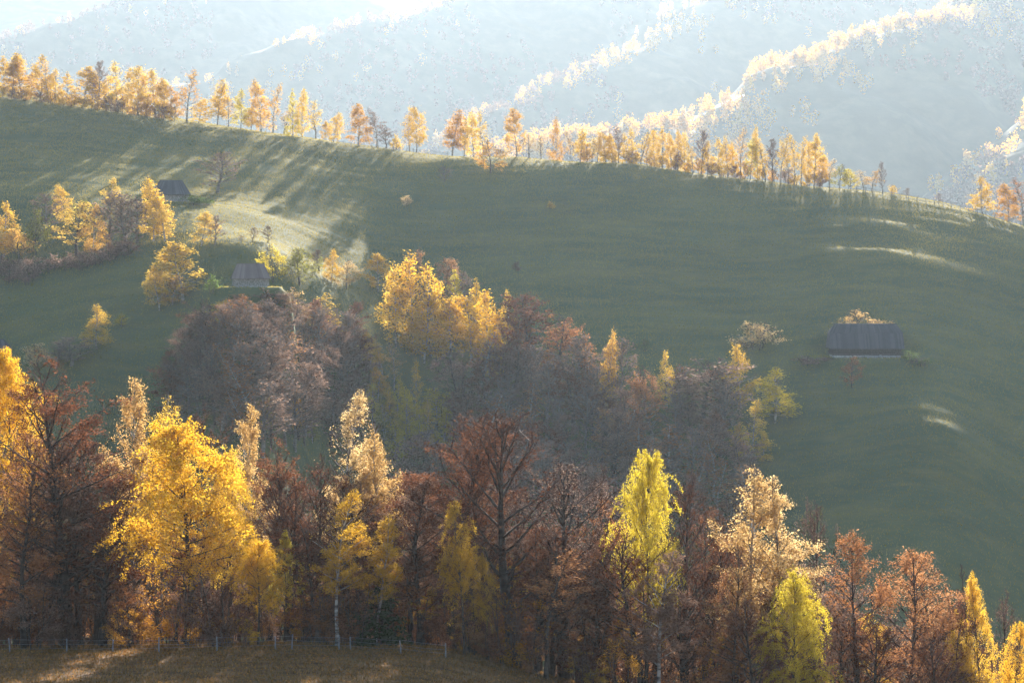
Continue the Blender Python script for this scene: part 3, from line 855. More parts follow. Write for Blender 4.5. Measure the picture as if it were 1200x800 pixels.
# ------------------------------------------------------------------ hazy wood in the hollow: trees one can single out first
for e in [
    (256, 388, 350, 24, 'm_birch', 'gold', 'bright golden birch at the upper corner of the brown wood below the little barn'),
    (354, 402, 336, 26, 'm_sparse', 'pale', 'pale half-bare birch rising from the brown wood near the clearing'),
    (376, 400, 343, 26, 'm_sparse', 'gold', 'light gold half-bare birch rising from the brown wood near the clearing'),
    (325, 402, 338, 28, 'm_sparse', 'copper', 'peach-coloured half-bare tree at the upper edge of the brown wood'),
    (286, 398, 344, 28, 'm_sparse', 'copper', 'pinkish half-bare tree just below the little barn'),
    (379, 398, 373, 12, 'm_birch', 'gold', 'smaller of two neat golden treetops in the brown wood'),
    (395, 400, 372, 18, 'm_birch', 'gold', 'larger of two neat golden treetops in the brown wood'),
    (425, 422, 386, 18, 'm_birch', 'gold', 'first small golden birch on the descending edge of the brown wood'),
    (435, 432, 394, 17, 'm_birch', 'gold', 'second small golden birch on the descending edge of the brown wood'),
    (443, 470, 413, 19, 'm_birch', 'orange', 'narrow dull-gold birch half in shade on the descending edge of the wood'),
    (448, 440, 398, 14, 'm_sparse', 'pale', 'thin grey-gold birch in the gap between brown wood and golden birches'),
    (462, 460, 402, 20, 'm_sparse', 'pale', 'tall thin grey birch in the gap beside the dull-gold birch'),
    (486, 492, 419, 18, 'm_birch', 'gold', 'pointed gold birch half in shade in the hollow'),
    (511, 500, 454, 30, 'm_birch', 'lime', 'rounded dull yellow tree in shade in the hollow'),
    (466, 490, 440, 16, 'm_birch', 'lime', 'slim dull-green birch in the shaded hollow'),
    (474, 520, 466, 20, 'm_birch', 'lime', 'shaded greenish birch low in the hollow'),
    (492, 530, 474, 18, 'm_birch', 'lime', 'shaded olive birch low in the hollow beside the rounded yellow tree'),
    (450, 520, 462, 20, 'm_birch', 'greenish', 'shaded grey-green birch deep in the hollow'),
    (310, 510, 458, 18, 'm_birch', 'greenish', 'dim green-grey birch deep in the shaded brown wood'),
    (347, 510, 452, 16, 'm_birch', 'orange', 'dim orange birch deep in the shaded brown wood'),
    (366, 520, 478, 16, 'm_birch', 'greenish', 'dim grey-green small birch behind the near birch tops'),
    (464, 408, 308, 34, 'm_birch', 'yellow', 'tall yellow birch on the outer side of the big golden group'),
    (484, 412, 295, 44, 'm_birch', 'yellow', 'tallest and fullest yellow birch of the big golden group'),
    (505, 418, 308, 36, 'm_birch', 'yellow', 'full yellow birch inside the big golden group'),
    (497, 425, 345, 34, 'm_birch', 'yellow', 'lower yellow birch at the front of the big golden group'),
    (528, 425, 350, 34, 'm_birch', 'yellow', 'rounded yellow birch in the middle of the big golden group'),
    (533, 390, 316, 26, 'm_birch', 'lime', 'greenish-yellow birch at the back of the big golden group'),
    (556, 405, 326, 24, 'm_birch', 'yellow', 'pointed yellow birch at the back of the big golden group'),
    (552, 425, 345, 36, 'm_birch', 'yellow', 'broad bright yellow birch in the golden group next to the pointed one'),
    (575, 428, 340, 38, 'm_birch', 'yellow', 'bright yellow birch at the brown-wood end of the big golden group'),
    (573, 445, 382, 18, 'm_birch', 'yellow', 'small hanging yellow birch at the foot of the golden group'),
    (586, 448, 385, 14, 'm_birch', 'yellow', 'smallest yellow birch at the foot of the golden group'),
    (597, 400, 340, 16, 'm_birch', 'gold', 'narrow golden birch where the golden group meets the big brown beech'),
    (517, 372, 302, 34, 'm_beech', 'copper', 'reddish-brown treetop behind the big golden group'),
    (487, 360, 290, 18, 'm_beech', 'copper', 'reddish tip showing behind the tallest yellow birch'),
    (540, 380, 318, 28, 'm_bare', 'brown', 'grey bare treetop behind the big golden group'),
    (625, 452, 344, 70, 'm_beech', 'russet', 'big domed red-brown beech beside the golden group'),
    (606, 455, 362, 46, 'm_beech', 'russet', 'red-brown beech between the golden group and the big domed beech'),
    (650, 465, 368, 48, 'm_beech', 'copper', 'copper-lit beech on the falling edge of the wood after the big domed one'),
    (672, 490, 392, 48, 'm_bare', 'brown', 'grey-brown bare tree on the falling edge of the wood'),
    (690, 495, 390, 26, 'm_sparse', 'copper', 'thin pinkish tree with lit trunk on the falling edge of the wood'),
    (711, 500, 387, 20, 'm_birch', 'orange', 'slim birch with a gold tip standing out of the brown wood'),
    (726, 500, 396, 40, 'm_bare', 'brown', 'dark bare tree beside the gold-tipped slim birch'),
    (742, 530, 428, 34, 'm_beech', 'copper', 'reddish beech with lit side at the notch of the wood'),
    (705, 560, 478, 28, 'm_beech', 'copper', 'salmon-lit beech low in the hollow'),
    (735, 556, 470, 26, 'm_sparse', 'copper', 'salmon-coloured thin tree low in the hollow'),
    (782, 480, 411, 20, 'm_birch', 'gold', 'single golden birch tip above the notch of the wood'),
    (796, 505, 428, 40, 'm_bare', 'russet', 'brown bare tree below the single golden birch tip'),
    (822, 512, 419, 74, 'm_beech', 'brown', 'wide domed brown tree near the right-hand golden birches'),
    (848, 510, 428, 42, 'm_bare', 'russet', 'brown bare tree touching the golden birch at the meadow edge'),
    (868, 478, 401, 34, 'm_birch', 'gold', 'tallest golden birch at the meadow edge of the wood'),
    (908, 496, 431, 40, 'm_birch', 'lime', 'yellow-green birch lit on one side, out on the dark meadow'),
    (881, 542, 469, 34, 'm_birch', 'gold', 'bushy golden birch below the yellow-green one at the meadow edge'),
    (894, 540, 505, 16, 'm_birch', 'gold', 'low golden side shoot beside the bushy golden birch'),
    (862, 545, 496, 13, 'm_birch', 'orange', 'small orange-gold birch next to the bushy golden birch'),
    (322, 362, 340, 24, 'm_beech', 'brown', 'small brown beech just past the corner of the little barn'),
    (334, 376, 344, 26, 'm_beech', 'copper', 'small copper beech between the little barn and the pale half-bare birch'),
    (343, 392, 350, 28, 'm_beech', 'brown', 'brown beech at the foot of the pale half-bare birch'),
    (308, 358, 343, 22, 'm_bush', 'brown', 'brown bush on the bank right below the little barn'),
    (280, 358, 345, 24, 'm_bush', 'copper', 'copper bush on the bank right below the little barn'),
    (436, 500, 448, 18, 'm_birch', 'lime', 'slim dull-yellow birch on the brown-wood side of the hollow'),
    (458, 505, 450, 16, 'm_birch', 'gold', 'thin dull-gold birch in the middle of the hollow'),
    (480, 510, 452, 20, 'm_birch', 'lime', 'leafy dull-yellow birch in the middle of the hollow'),
    (500, 522, 468, 18, 'm_birch', 'gold', 'small dull-gold birch below the rounded dull yellow tree'),
    (520, 525, 476, 20, 'm_birch', 'lime', 'small yellow-green birch on the far side of the rounded dull yellow tree'),
    (465, 545, 492, 20, 'm_birch', 'lime', 'low yellow-green birch at the bottom of the hollow gap'),
    (605, 318, 306, 8, 'm_bush', 'brown', 'dim little shrub on the shaded meadow above the domed beech'),
    (756, 412, 396, 10, 'm_bush', 'green', 'dim small bush on the meadow above the notch of the wood'),
]:
    mid(*e)

def inside(poly, x, y):
    c = False
    for (x1, y1), (x2, y2) in zip(poly, poly[1:] + poly[:1]):
        if (y1 > y) != (y2 > y) and x < (x2 - x1) * (y - y1) / (y2 - y1) + x1: c = not c
    return c

LMARK = [(px_, py_, hit(px_, py_), nm_) for px_, py_, nm_ in [
    (291, 352, 'the little barn'), (256, 388, 'the bright corner birch'), (388, 399, 'the two neat golden treetops'), (354, 402, 'the pale half-bare birch'),
    (325, 402, 'the peach-coloured tree'), (443, 470, 'the narrow dull-gold birch'), (430, 428, 'the small edge birches'), (215, 470, 'the outer wood corner'),
    (347, 510, 'the dim orange birch'), (310, 510, 'the dim green-grey birch'), (366, 520, 'the dim small birch'), (450, 520, 'the shaded grey-green birch'),
    (511, 500, 'the rounded dull yellow tree'), (492, 530, 'the shaded olive birch'), (474, 520, 'the shaded greenish birch'), (586, 448, 'the smallest yellow birch'),
    (625, 452, 'the big domed beech'), (650, 465, 'the copper-lit beech'), (711, 500, 'the gold-tipped slim birch'), (742, 530, 'the reddish notch beech'),
    (705, 560, 'the salmon-lit beech'), (735, 556, 'the salmon thin tree'), (782, 480, 'the single golden tip'), (822, 512, 'the wide domed brown tree'),
    (862, 545, 'the small orange-gold birch'), (881, 542, 'the bushy golden birch')]]

def relate(x, y):
    _, _, (lx_, ly_, _), nm_ = min(LMARK, key=lambda q: (q[2][0] - x) ** 2 + (q[2][1] - y) ** 2)
    d_ = math.hypot(x - lx_, y - ly_)
    far_ = 'well ' if d_ > 12 else 'just ' if d_ < 5 else ''
    if abs(y - ly_) > abs(x - lx_): return far_ + ('uphill of ' if y > ly_ else 'downhill of ') + nm_
    return {'well ': 'some way beside ', 'just ': 'close beside ', '': 'beside '}[far_] + nm_

def fill(poly, n, mind, kinds, hm, label, group, seed):
    r = random.Random(seed); pts = []; tries = 0
    xs = [p[0] for p in poly]; ys = [p[1] for p in poly]
    while len(pts) < n and tries < n * 60:
        tries += 1
        px, py = r.uniform(min(xs), max(xs)), r.uniform(min(ys), max(ys))
        if not inside(poly, px, py) or (422 < px < 532 and 425 < py < 590): continue
        x, y, z = hit(px, py)
        if any((x - a) ** 2 + (y - b) ** 2 < mind * mind for a, b in pts): continue
        pts.append((x, y))
        kind, leaf, nm = r.choice(kinds)
        h = r.uniform(*hm)
        if px < 425: h = max(4.0, min(h, at(px, 349 + r.uniform(0, 14), y)[2] - z))
        w = h * r.uniform(.48, .72)
        plant(TNAME[kind], pick(kind, NVAR[kind]), (x, y, z - .05), h, w, leaf, label % (('tall ' if h > hm[0] + .62 * (hm[1] - hm[0]) else 'low ' if h < hm[0] + .3 * (hm[1] - hm[0]) else '') + nm, relate(x, y)), 'tree', group % nm, rng=R)

BROWN = [('m_bare', 'brown', 'grey-brown leafless'), ('m_bare', 'brown', 'grey-brown leafless'), ('m_beech', 'brown', 'dull brown leafy'), ('m_beech', 'russet', 'red-brown leafy'), ('m_beech', 'brown', 'dull brown leafy'), ('m_sparse', 'copper', 'thin copper')]
fill([(215, 442), (262, 402), (300, 392), (400, 400), (432, 440), (440, 520), (300, 540), (205, 520), (195, 470)], 76, 3.5, BROWN, (8.5, 15),
     '%s tree in the brown wood %s', '%s trees of the brown wood', 31)
fill([(440, 520), (470, 470), (600, 450), (690, 490), (760, 515), (850, 520), (890, 560), (890, 640), (700, 640), (440, 600)], 92, 3.8, BROWN, (9.5, 16.5),
     '%s tree in the hollow %s', '%s trees of the shaded hollow', 32)

# ------------------------------------------------------------------ the near belt of trees
def near(px, d, top, wpx, kind, leaf, label, group=None, rz=None):
    x, y, _ = at(px, 760, d)
    z = float(ground(x, y))
    h = max(2.0, at(px, top, d)[2] - z)
    w = wpx / FPX * d * {'n_beech': 1.3, 'n_bare': 1.35, 'n_copper': 1.22, 'n_birch': 1.2, 'n_weepr': 1.12}.get(kind, 1.05)
    cat = 'shrub' if kind == 'n_shrub' else 'tree'
    return plant(TNAME[kind], pick(kind, NVAR[kind]), (x, y, z - .1), h, w, leaf, label, cat, group, rz=rz, rng=R)

for e in [
    (20, 158, 410, 66, 'n_weepr', 'yellow', 'bright yellow birch beside the big russet beech at the end of the near belt'),
    (78, 147, 416, 128, 'n_beech', 'russet', 'big russet beech with fine upswept twigs beside the bright yellow birch'),
    (28, 144, 520, 100, 'n_copper', 'copper', 'copper-leaved tree in front of the bright yellow birch'),
    (120, 146, 560, 110, 'n_beech', 'russet', 'low spreading russet beech in front of the pale two-tipped birch'),
    (152, 158, 444, 62, 'n_birch', 'pale', 'pale cream-tipped birch rising behind the big weeping birch'),
    (188, 160, 460, 56, 'n_birch', 'gold', 'golden-tipped birch between the pale birch and the big weeping birch'),
    (222, 145, 490, 140, 'n_weepr', 'yellow', 'broad bright yellow weeping birch, largest of the near belt'),
    (270, 150, 524, 64, 'n_weepr', 'yellow', 'bright yellow weeping birch hanging out beside the largest one'),
    (245, 170, 480, 60, 'n_bare', 'russet', 'dark red-brown bare treetop behind the weeping birches'),
    (289, 160, 474, 48, 'n_birch', 'pale', 'slender whitish birch with sparse leaves next to the weeping birches'),
    (303, 142, 630, 50, 'n_weepr', 'yellow', 'small yellow weeping birch in front of the dark russet trees'),
    (334, 146, 622, 40, 'n_weep', 'lime', 'small greenish-yellow birch beside the small weeping one'),
    (342, 156, 512, 74, 'n_beech', 'russet', 'dark russet beech between the whitish birch and the pale birch group'),
    (372, 152, 532, 60, 'n_bare', 'russet', 'dark twiggy beech just before the pale birch group'),
    (401, 154, 459, 72, 'n_birch', 'pale', 'tallest pale birch with an orange-yellow tip in the pale birch group'),
    (455, 156, 493, 58, 'n_birch', 'pale', 'second pale birch with a yellow tip in the pale birch group'),
    (432, 158, 520, 50, 'n_birch', 'pale', 'thin pale birch between the two yellow-tipped ones'),
    (394, 141.5, 575, 62, 'n_birch', 'gold', 'white-trunked birch with sparse gold leaves at the wood edge'),
    (441, 143, 602, 44, 'n_birch', 'gold', 'slim gold birch above the dark green spruce'),
    (441, 143.5, 668, 62, 'n_spruce', 'needle', 'dark green spruce among the bare trees at the wood edge'),
    (482, 150, 560, 84, 'n_copper', 'brown', 'pinkish-brown leafy tree below the second pale birch'),
    (420, 148, 560, 84, 'n_beech', 'russet', 'red-brown beech below the pale birch group'),
    (530, 152, 484, 104, 'n_beech', 'russet', 'dark red beech beside the great bare beech'),
    (600, 147, 480, 118, 'n_bare', 'russet', 'great bare beech with strong upswept limbs in the middle of the belt'),
    (560, 158, 500, 80, 'n_beech', 'russet', 'dark red beech partly behind the great bare beech'),
    (544, 142, 586, 52, 'n_weep', 'gold', 'dull golden weeping birch in front of the dark red beeches'),
    (572, 142.5, 648, 34, 'n_weep', 'gold', 'short golden weeping birch beside the dull golden one'),
    (662, 150, 540, 92, 'n_bare', 'brown', 'grey-brown bare tree with a mist of fine twigs beside the great bare beech'),
    (700, 162, 545, 74, 'n_bare', 'brown', 'grey bare tree with a few pale leaves behind the mist of twigs'),
    (712, 152, 584, 66, 'n_copper', 'copper', 'copper-red leafy tree beside the yellow-green weeping birch'),
    (758, 148, 528, 62, 'n_weepr', 'lime', 'tall yellow-green weeping birch with a rounded bright top'),
    (804, 154, 552, 84, 'n_bare', 'russet', 'red-brown bare tree beside the tall yellow-green birch'),
    (836, 156, 598, 66, 'n_beech', 'russet', 'dark russet beech below the pale golden birch'),
    (880, 152, 545, 72, 'n_birch', 'pale', 'taller half of the pale golden birch pair'),
    (908, 150, 560, 70, 'n_birch', 'pale', 'fuller half of the pale golden birch pair'),
    (858, 146, 640, 66, 'n_copper', 'copper', 'copper tree in front of the pale golden birch pair'),
    (955, 160, 586, 46, 'n_bare', 'brown', 'thin grey bare tree behind the dome-shaped lime birch'),
    (935, 140, 668, 72, 'n_weepr', 'lime', 'dome-shaped lime-yellow birch near the end of the belt'),
    (1005, 148, 628, 80, 'n_copper', 'copper', 'salmon-copper beech next to the dome-shaped lime birch'),
    (1066, 148, 640, 92, 'n_copper', 'copper', 'copper beech with a reddish shoulder before the last yellow birch'),
    (1098, 152, 668, 70, 'n_beech', 'copper', 'reddish beech on the slope side of the copper beech'),
    (1152, 146, 670, 50, 'n_weep', 'yellow', 'bright yellow pointed birch last in the near belt'),
    (1186, 143, 728, 52, 'n_weep', 'yellow', 'lower yellow birch leaning out beside the last pointed birch'),
    (1176, 165, 690, 40, 'n_bare', 'brown', 'small bare treetop behind the last yellow birch'),
    (775, 141, 640, 74, 'n_birch', 'brown', 'brownish thin birch under the tall yellow-green weeping birch'),
    (640, 143, 640, 84, 'n_pole', 'copper', 'thin copper-leaved tree at the foot of the great bare beech'),
    (1030, 143, 720, 80, 'n_beech', 'russet', 'low russet tree between the two copper beeches'),
    (1110, 142, 735, 74, 'n_beech', 'russet', 'low dark russet tree in front of the last yellow birch'),
    (890, 141, 700, 70, 'n_beech', 'russet', 'low russet tree beside the dome-shaped lime birch'),
]:
    near(*e)
NEARLM = [(22, 'the bright yellow end birch'), (78, 'the big russet beech'), (152, 'the cream-tipped pale birch'), (222, 'the largest weeping birch'), (289, 'the slender whitish birch'),
          (318, 'the two small weeping birches'), (342, 'the dark russet beech'), (372, 'the dark twiggy beech'), (401, 'the tallest pale birch'), (441, 'the dark green spruce'), (482, 'the pinkish-brown leafy tree'),
          (530, 'the dark red beech'), (556, 'the dull golden weeping birches'), (600, 'the great bare beech'), (662, 'the mist of fine twigs'), (712, 'the copper-red leafy tree'), (758, 'the tall yellow-green birch'),
          (804, 'the red-brown bare tree'), (836, 'the dark beech under the pale pair'), (895, 'the pale golden birch pair'), (935, 'the dome-shaped lime birch'), (1005, 'the salmon-copper beech'),
          (1066, 'the copper beech'), (1110, 'the low dark russet tree'), (1152, 'the last pointed birch'), (1190, 'the leaning yellow birch')]
def nlm(px):
    return min(NEARLM, key=lambda q: abs(q[0] - px))[1]
r = random.Random(98)
ENVX = [-20, 0, 100, 200, 330, 420, 520, 620, 700, 800, 900, 960, 1060, 1120, 1220]
ENVY = [480, 470, 480, 545, 530, 545, 515, 525, 590, 595, 630, 650, 670, 705, 745]
for k in range(74):     # the body of the belt, row behind row
    px = -15 + 1230 * (k + r.random()) / 74
    d = r.choice([r.uniform(147, 156), r.uniform(156, 178)])
    kind, leaf, txt = r.choice([('n_beech', 'russet', 'russet'), ('n_beech', 'brown', 'dull brown'), ('n_bare', 'russet', 'leafless dark'), ('n_bare', 'brown', 'leafless grey'), ('n_copper', 'russet', 'dense russet')])
    top = float(np.interp(px, ENVX, ENVY)) + r.uniform(12, 110)
    near(px, d, top, r.uniform(66, 104), kind, leaf, '%s %s beech %s %s' % ('tall' if top < float(np.interp(px, ENVX, ENVY)) + 55 else 'lower', txt, 'right behind' if d < 156 else 'farther back behind', nlm(px)), '%s beeches inside the near belt' % txt)
r = random.Random(99)
for k in range(70):     # slim stems that crowd the belt between the big trees
    px = r.uniform(-10, 1210)
    d = r.uniform(143, 172)
    leaf = r.choice(['russet', 'brown', 'copper', 'russet', 'gold'])
    x, y, _ = at(px, 760, d)
    top = r.uniform(610, 690) if px < 650 else r.uniform(650, 730)
    near(px, d, top, r.uniform(30, 52), 'n_pole', leaf, 'slim dark-stemmed young tree with %s leaves %s %s' % (leaf, 'close beside' if d < 152 else 'behind', nlm(px)),
         'slim %s trees of the near belt' % leaf)
for k in range(120):
    px = r.uniform(-10, 1210)
    d = r.uniform(141.5, 152)
    leaf = r.choice(['russet', 'brown', 'copper', 'gold', 'orange'])
    z = float(ground(*at(px, 760, d)[:2]))
    top_h = r.uniform(2.0, 6.2)
    x, y, _ = at(px, 760, d)
    plant('shrub', pick('n_shrub', 2), (x, y, z - .05), top_h, top_h * r.uniform(.6, .9), leaf,
          '%s %s undergrowth shrub at the foot of %s' % ('tall' if top_h > 4 else 'low', leaf, nlm(px)), 'shrub', '%s undergrowth shrubs' % leaf, rng=R)

for k in range(70):     # brush filling the belt behind its front stems
    px = r.uniform(-15, 1215)
    d = r.uniform(153, 178)
    leaf = r.choice(['russet', 'brown', 'copper', 'russet'])
    x, y, _ = at(px, 760, d)
    hh = r.uniform(4.5, 8.5)
    plant('shrub', pick('n_shrub', 2), (x, y, float(ground(x, y)) - .05), hh, hh * r.uniform(.7, 1.0), leaf,
          '%s %s brush deep in the belt behind %s' % ('tall' if hh > 6.5 else 'middling', leaf, nlm(px)), 'shrub', '%s brush deep in the belt' % leaf, rng=R)

# ------------------------------------------------------------------ barns
def box_v(x0, x1, y0, y1, z0, z1):
    return np.array([(x0, y0, z0), (x1, y0, z0), (x1, y1, z0), (x0, y1, z0), (x0, y0, z1), (x1, y0, z1), (x1, y1, z1), (x0, y1, z1)], float)
BOXF = np.array([(0, 3, 2, 1), (4, 5, 6, 7), (0, 1, 5, 4), (1, 2, 6, 5), (2, 3, 7, 6), (3, 0, 4, 7)])

def boxes_mesh(name, bl, mat):
    V = np.concatenate(bl)
    F = (np.arange(len(bl))[:, None, None] * 8 + BOXF[None]).reshape(-1, 4)
    return mesh_np(name, V, [F], [mat])

def slab_boards(A, B, C, D, width, thick, r):
    """boards laid from the eave A-B up to the ridge D-C on one roof face"""
    A, B, C, D = map(np.array, (A, B, C, D))
    n = max(2, int(np.linalg.norm(B - A) / width))
    nor = np.cross(B - A, D - A); nor = nor / np.linalg.norm(nor)
    out = []
    for k in range(n):
        s0, s1 = (k + .03) / n, (k + .97) / n
        a, b, c, d = A + (B - A) * s0, A + (B - A) * s1, D + (C - D) * s1, D + (C - D) * s0
        drop = r.uniform(-.10, .14)
        t = nor * (thick + r.uniform(0, .05))
        ea, eb = (a - d), (b - c)
        a2 = a + ea / max(np.linalg.norm(ea), .01) * drop; b2 = b + eb / max(np.linalg.norm(eb), .01) * drop
        lo = nor * .012
        out.append(np.array([a2 + lo, b2 + lo, c + lo, d + lo, a2 + t, b2 + t, c + t, d + t]))
    return out

def barn(spot, L, D, wall_h, roof_h, ridge, rz, wallm, roofm, label, plinth=.5, over=.75, half=0.0):
    r = random.Random(int(L * 100))
    e = empty('barn', (spot[0], spot[1], spot[2]), rz)
    hl, hd = L / 2, D / 2
    link('foundation', boxes_mesh('foundation', [box_v(-hl + .05, hl - .05, -hd + .05, hd - .05, -.8, plinth)], M['stone']), e)
    # log walls: courses of logs with crossed ends
    logs = []
    nz = max(4, int(wall_h / .28)); cz = wall_h / nz
    for k in range(nz):
        z0, z1 = plinth + k * cz + .02, plinth + (k + 1) * cz - .01
        o = r.uniform(0, .05); ext = r.uniform(.1, .3)
        logs.append(box_v(-hl - ext, -.9, -hd - o, -hd + .22, z0, z1)); logs.append(box_v(.9, hl + ext, -hd - o, -hd + .22, z0, z1))
        logs.append(box_v(-hl - ext, hl + ext, hd - .22, hd + o, z0, z1))
        zz = .5 * cz
        if k < nz - 1:
            logs.append(box_v(-hl - o, -hl + .22, -hd + .23, hd - .23, z0, z1)); logs.append(box_v(hl - .22, hl + o, -hd + .23, hd - .23, z0, z1))
    link('wall', boxes_mesh('log_wall', logs, wallm), e)
    door = link('door', boxes_mesh('door_boards', [box_v(-.88 + .3 * k, -.60 + .3 * k, -hd + .02 * (k % 2), -hd + .08 + .02 * (k % 2), plinth + .03, plinth + wall_h - .04) for k in range(6)], wallm), e)
    link('crossbar', boxes_mesh('crossbar', [box_v(-.85, .85, -hd - .06, -hd - .015, plinth + wall_h * .55, plinth + wall_h * .55 + .12)], wallm), door)
    # hipped roof
    zE, zR = plinth + wall_h - .15, plinth + wall_h + roof_h
    ex, ey, rh = hl + over, hd + over, ridge / 2
    t = .06
    if half > 0:       # gable ends upright to part of the height, then a small hip
        zB, yB = zE + (zR - zE) * half, ey * (1 - half)
        P = [(-ex, -ey, zE), (ex, -ey, zE), (ex, ey, zE), (-ex, ey, zE), (-ex, -yB, zB), (ex, -yB, zB), (ex, yB, zB), (-ex, yB, zB), (-rh, 0, zR), (rh, 0, zR)]
        fc = [(0, 1, 5, 4), (4, 5, 9, 8), (2, 3, 7, 6), (6, 7, 8, 9), (5, 6, 9), (7, 4, 8), (1, 2, 6, 5), (3, 0, 4, 7), (0, 3, 2, 1)]
        bl = slab_boards(P[0], P[1], P[5], P[4], .34, .05, r) + slab_boards(P[4], P[5], P[9], P[8], .34, .05, r)
        bl += slab_boards(P[2], P[3], P[7], P[6], .34, .05, r) + slab_boards(P[6], P[7], P[8], P[9], .34, .05, r)
        a_, b_ = np.array(P[9]), np.array(P[8])
        bl += slab_boards(P[5], P[6], tuple(a_ + (0, t, 0)), tuple(a_ - (0, t, 0)), .34, .05, r) + slab_boards(P[7], P[4], tuple(b_ - (0, t, 0)), tuple(b_ + (0, t, 0)), .34, .05, r)
    else:
        P = [(-ex, -ey, zE), (ex, -ey, zE), (ex, ey, zE), (-ex, ey, zE), (-rh, 0, zR), (rh, 0, zR)]
        fc = [(0, 1, 5, 4), (1, 2, 5), (2, 3, 4, 5), (3, 0, 4), (0, 3, 2, 1)]
        bl = slab_boards(P[0], P[1], P[5], P[4], .34, .05, r) + slab_boards(P[2], P[3], P[4], P[5], .34, .05, r)
        a_, b_ = np.array(P[5]), np.array(P[4])
        bl += slab_boards(P[1], P[2], tuple(a_ + (0, t, 0)), tuple(a_ - (0, t, 0)), .34, .05, r) + slab_boards(P[3], P[0], tuple(b_ - (0, t, 0)), tuple(b_ + (0, t, 0)), .34, .05, r)
    me = bpy.data.meshes.new('roof_deck')
    me.from_pydata(P, [], fc)
    me.materials.append(roofm)
    ro = link('roof', me, e)
    sh = link('roof_boards', boxes_mesh('roof_boards', bl, roofm), ro); sh['kind'] = 'stuff'
    link('ridge_cap', boxes_mesh('ridge_cap', [box_v(-rh - .2, rh + .2, -.14, .14, zR + .02, zR + .12)], roofm), ro)
    tag(e, label, 'barn')
    return e

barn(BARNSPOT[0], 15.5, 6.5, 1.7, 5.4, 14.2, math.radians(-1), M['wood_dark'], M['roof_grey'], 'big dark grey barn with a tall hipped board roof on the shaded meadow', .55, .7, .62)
barn(BARNSPOT[1], 6.8, 4.6, 1.6, 2.9, 5.4, math.radians(12), M['wood_grey'], M['roof_brown'], 'little grey log barn with brown shingle roof at the edge of the brown wood', .3, .55)
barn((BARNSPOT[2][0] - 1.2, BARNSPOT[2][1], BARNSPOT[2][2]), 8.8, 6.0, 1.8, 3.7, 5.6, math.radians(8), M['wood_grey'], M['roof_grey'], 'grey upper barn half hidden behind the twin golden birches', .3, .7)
xx, yy, zz = hit(2, 418)
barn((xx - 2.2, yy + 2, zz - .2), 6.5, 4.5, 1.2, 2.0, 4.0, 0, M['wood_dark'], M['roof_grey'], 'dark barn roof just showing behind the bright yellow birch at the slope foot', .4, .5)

# pale stones and boards in front of the big barn
r = random.Random(5)
for k in range(7):
    sx = BARNSPOT[0][0] + [-.4, .6, 1.5, 2.3, 3.0, 2.6, 4.4][k]
    sy = BARNSPOT[0][1] - 3.25 - [.9, 1.0, .8, 1.1, .9, 1.6, 1.0][k]
    sz = float(ground(sx, sy))
    a = np.random.default_rng(k)
    v = box_v(-.45, .45, -.3, .3, -.2, .4 + .25 * a.random())
    v += a.normal(0, .07, v.shape)
    o = link('stone', mesh_np('stone', v, [BOXF], [M['stone']], smooth=False), None, (sx, sy, sz))
    tag(o, 'pale stone in the row lying before the big grey barn', 'stone', 'stones before the big barn')

# ------------------------------------------------------------------ fences
def post_mesh(name, h, rad, mat, seed):
    g = np.random.default_rng(seed)
    p = np.array([[(0, 0, -.3), (g.normal(0, .02), g.normal(0, .02), h * .5), (g.normal(0, .05), g.normal(0, .05), h)]])
    V, F = tubes(p, [rad], [rad * .8], 6)
    top = np.arange(len(V) - 6, len(V))
    return mesh_np(name, V, [F, top[None, :]], [mat])

def fence(name, pts, h, rad, rails, postmat, railmat, rail_r, label, seed):
    e = empty(name, pts[0])
    o = np.array(pts[0])
    pm = [post_mesh('post', h, rad, postmat, seed + k) for k in range(3)]
    for k, p in enumerate(pts):
        q = link('post', pm[k % 3], e, tuple(np.array(p) - o)); q.rotation_euler = (0, 0, k * 1.3); q.scale = (1, 1, .9 + .2 * ((k * 37) % 10) / 10)
    g = np.random.default_rng(seed)
    for rh in rails:
        for a, b in zip(pts[:-1], pts[1:]):
            A, B = np.array(a) - o + (0, 0, rh + g.normal(0, .03)), np.array(b) - o + (0, 0, rh + g.normal(0, .03))
            A, B = A - (0, rad * 1.02 + rail_r, 0), B - (0, rad * 1.02 + rail_r, 0)
            m_ = (A + B) / 2 - (0, 0, .04)
            V, F = tubes(np.array([[A, m_, B]]), [rail_r], [rail_r], 5 if rail_r > .02 else 3)
            link('rail' if rail_r > .02 else 'wire', mesh_np('rail', V, [F], [railmat]), e)
    return tag(e, label, 'fence')

def line_pts(pix, d0, d1):
    out = []
    for px, py in pix:
        x, y, z = hit(px, py, d0, d1)
        out.append((x, y, z))
    return out
cpx = np.linspace(994, 1206, 22)
cpy = np.interp(cpx, [994, 1040, 1110, 1200, 1206], [221, 229, 241, 265, 267])
fence('rail_fence', line_pts(list(zip(cpx, cpy + 1)), 500, 640), 1.7, .11, [.6, 1.25], M['wood_grey'], M['wood_grey'], .06, 'weathered post and rail fence running down the end of the ridge crest', 3)
cpx = np.linspace(395, 525, 17)
cpy = np.interp(cpx, [395, 420, 460, 525], [169, 172.5, 176.5, 181])
fence('rail_fence', line_pts(list(zip(cpx, cpy + .5)), 540, 640), 1.3, .09, [.5, 1.0], M['wood_grey'], M['wood_grey'], .05, 'low rail fence between the lone orange birch and the four-tree clump on the ridge', 5)
fp = []
for px in (-22, 12, 77, 132, 187, 255, 322, 342, 397, 411, 470, 522):
    x, y, _ = at(px, 764, 138.5)
    fp.append((x, y + .25 * math.sin(px), float(ground(x, y + .25 * math.sin(px)))))
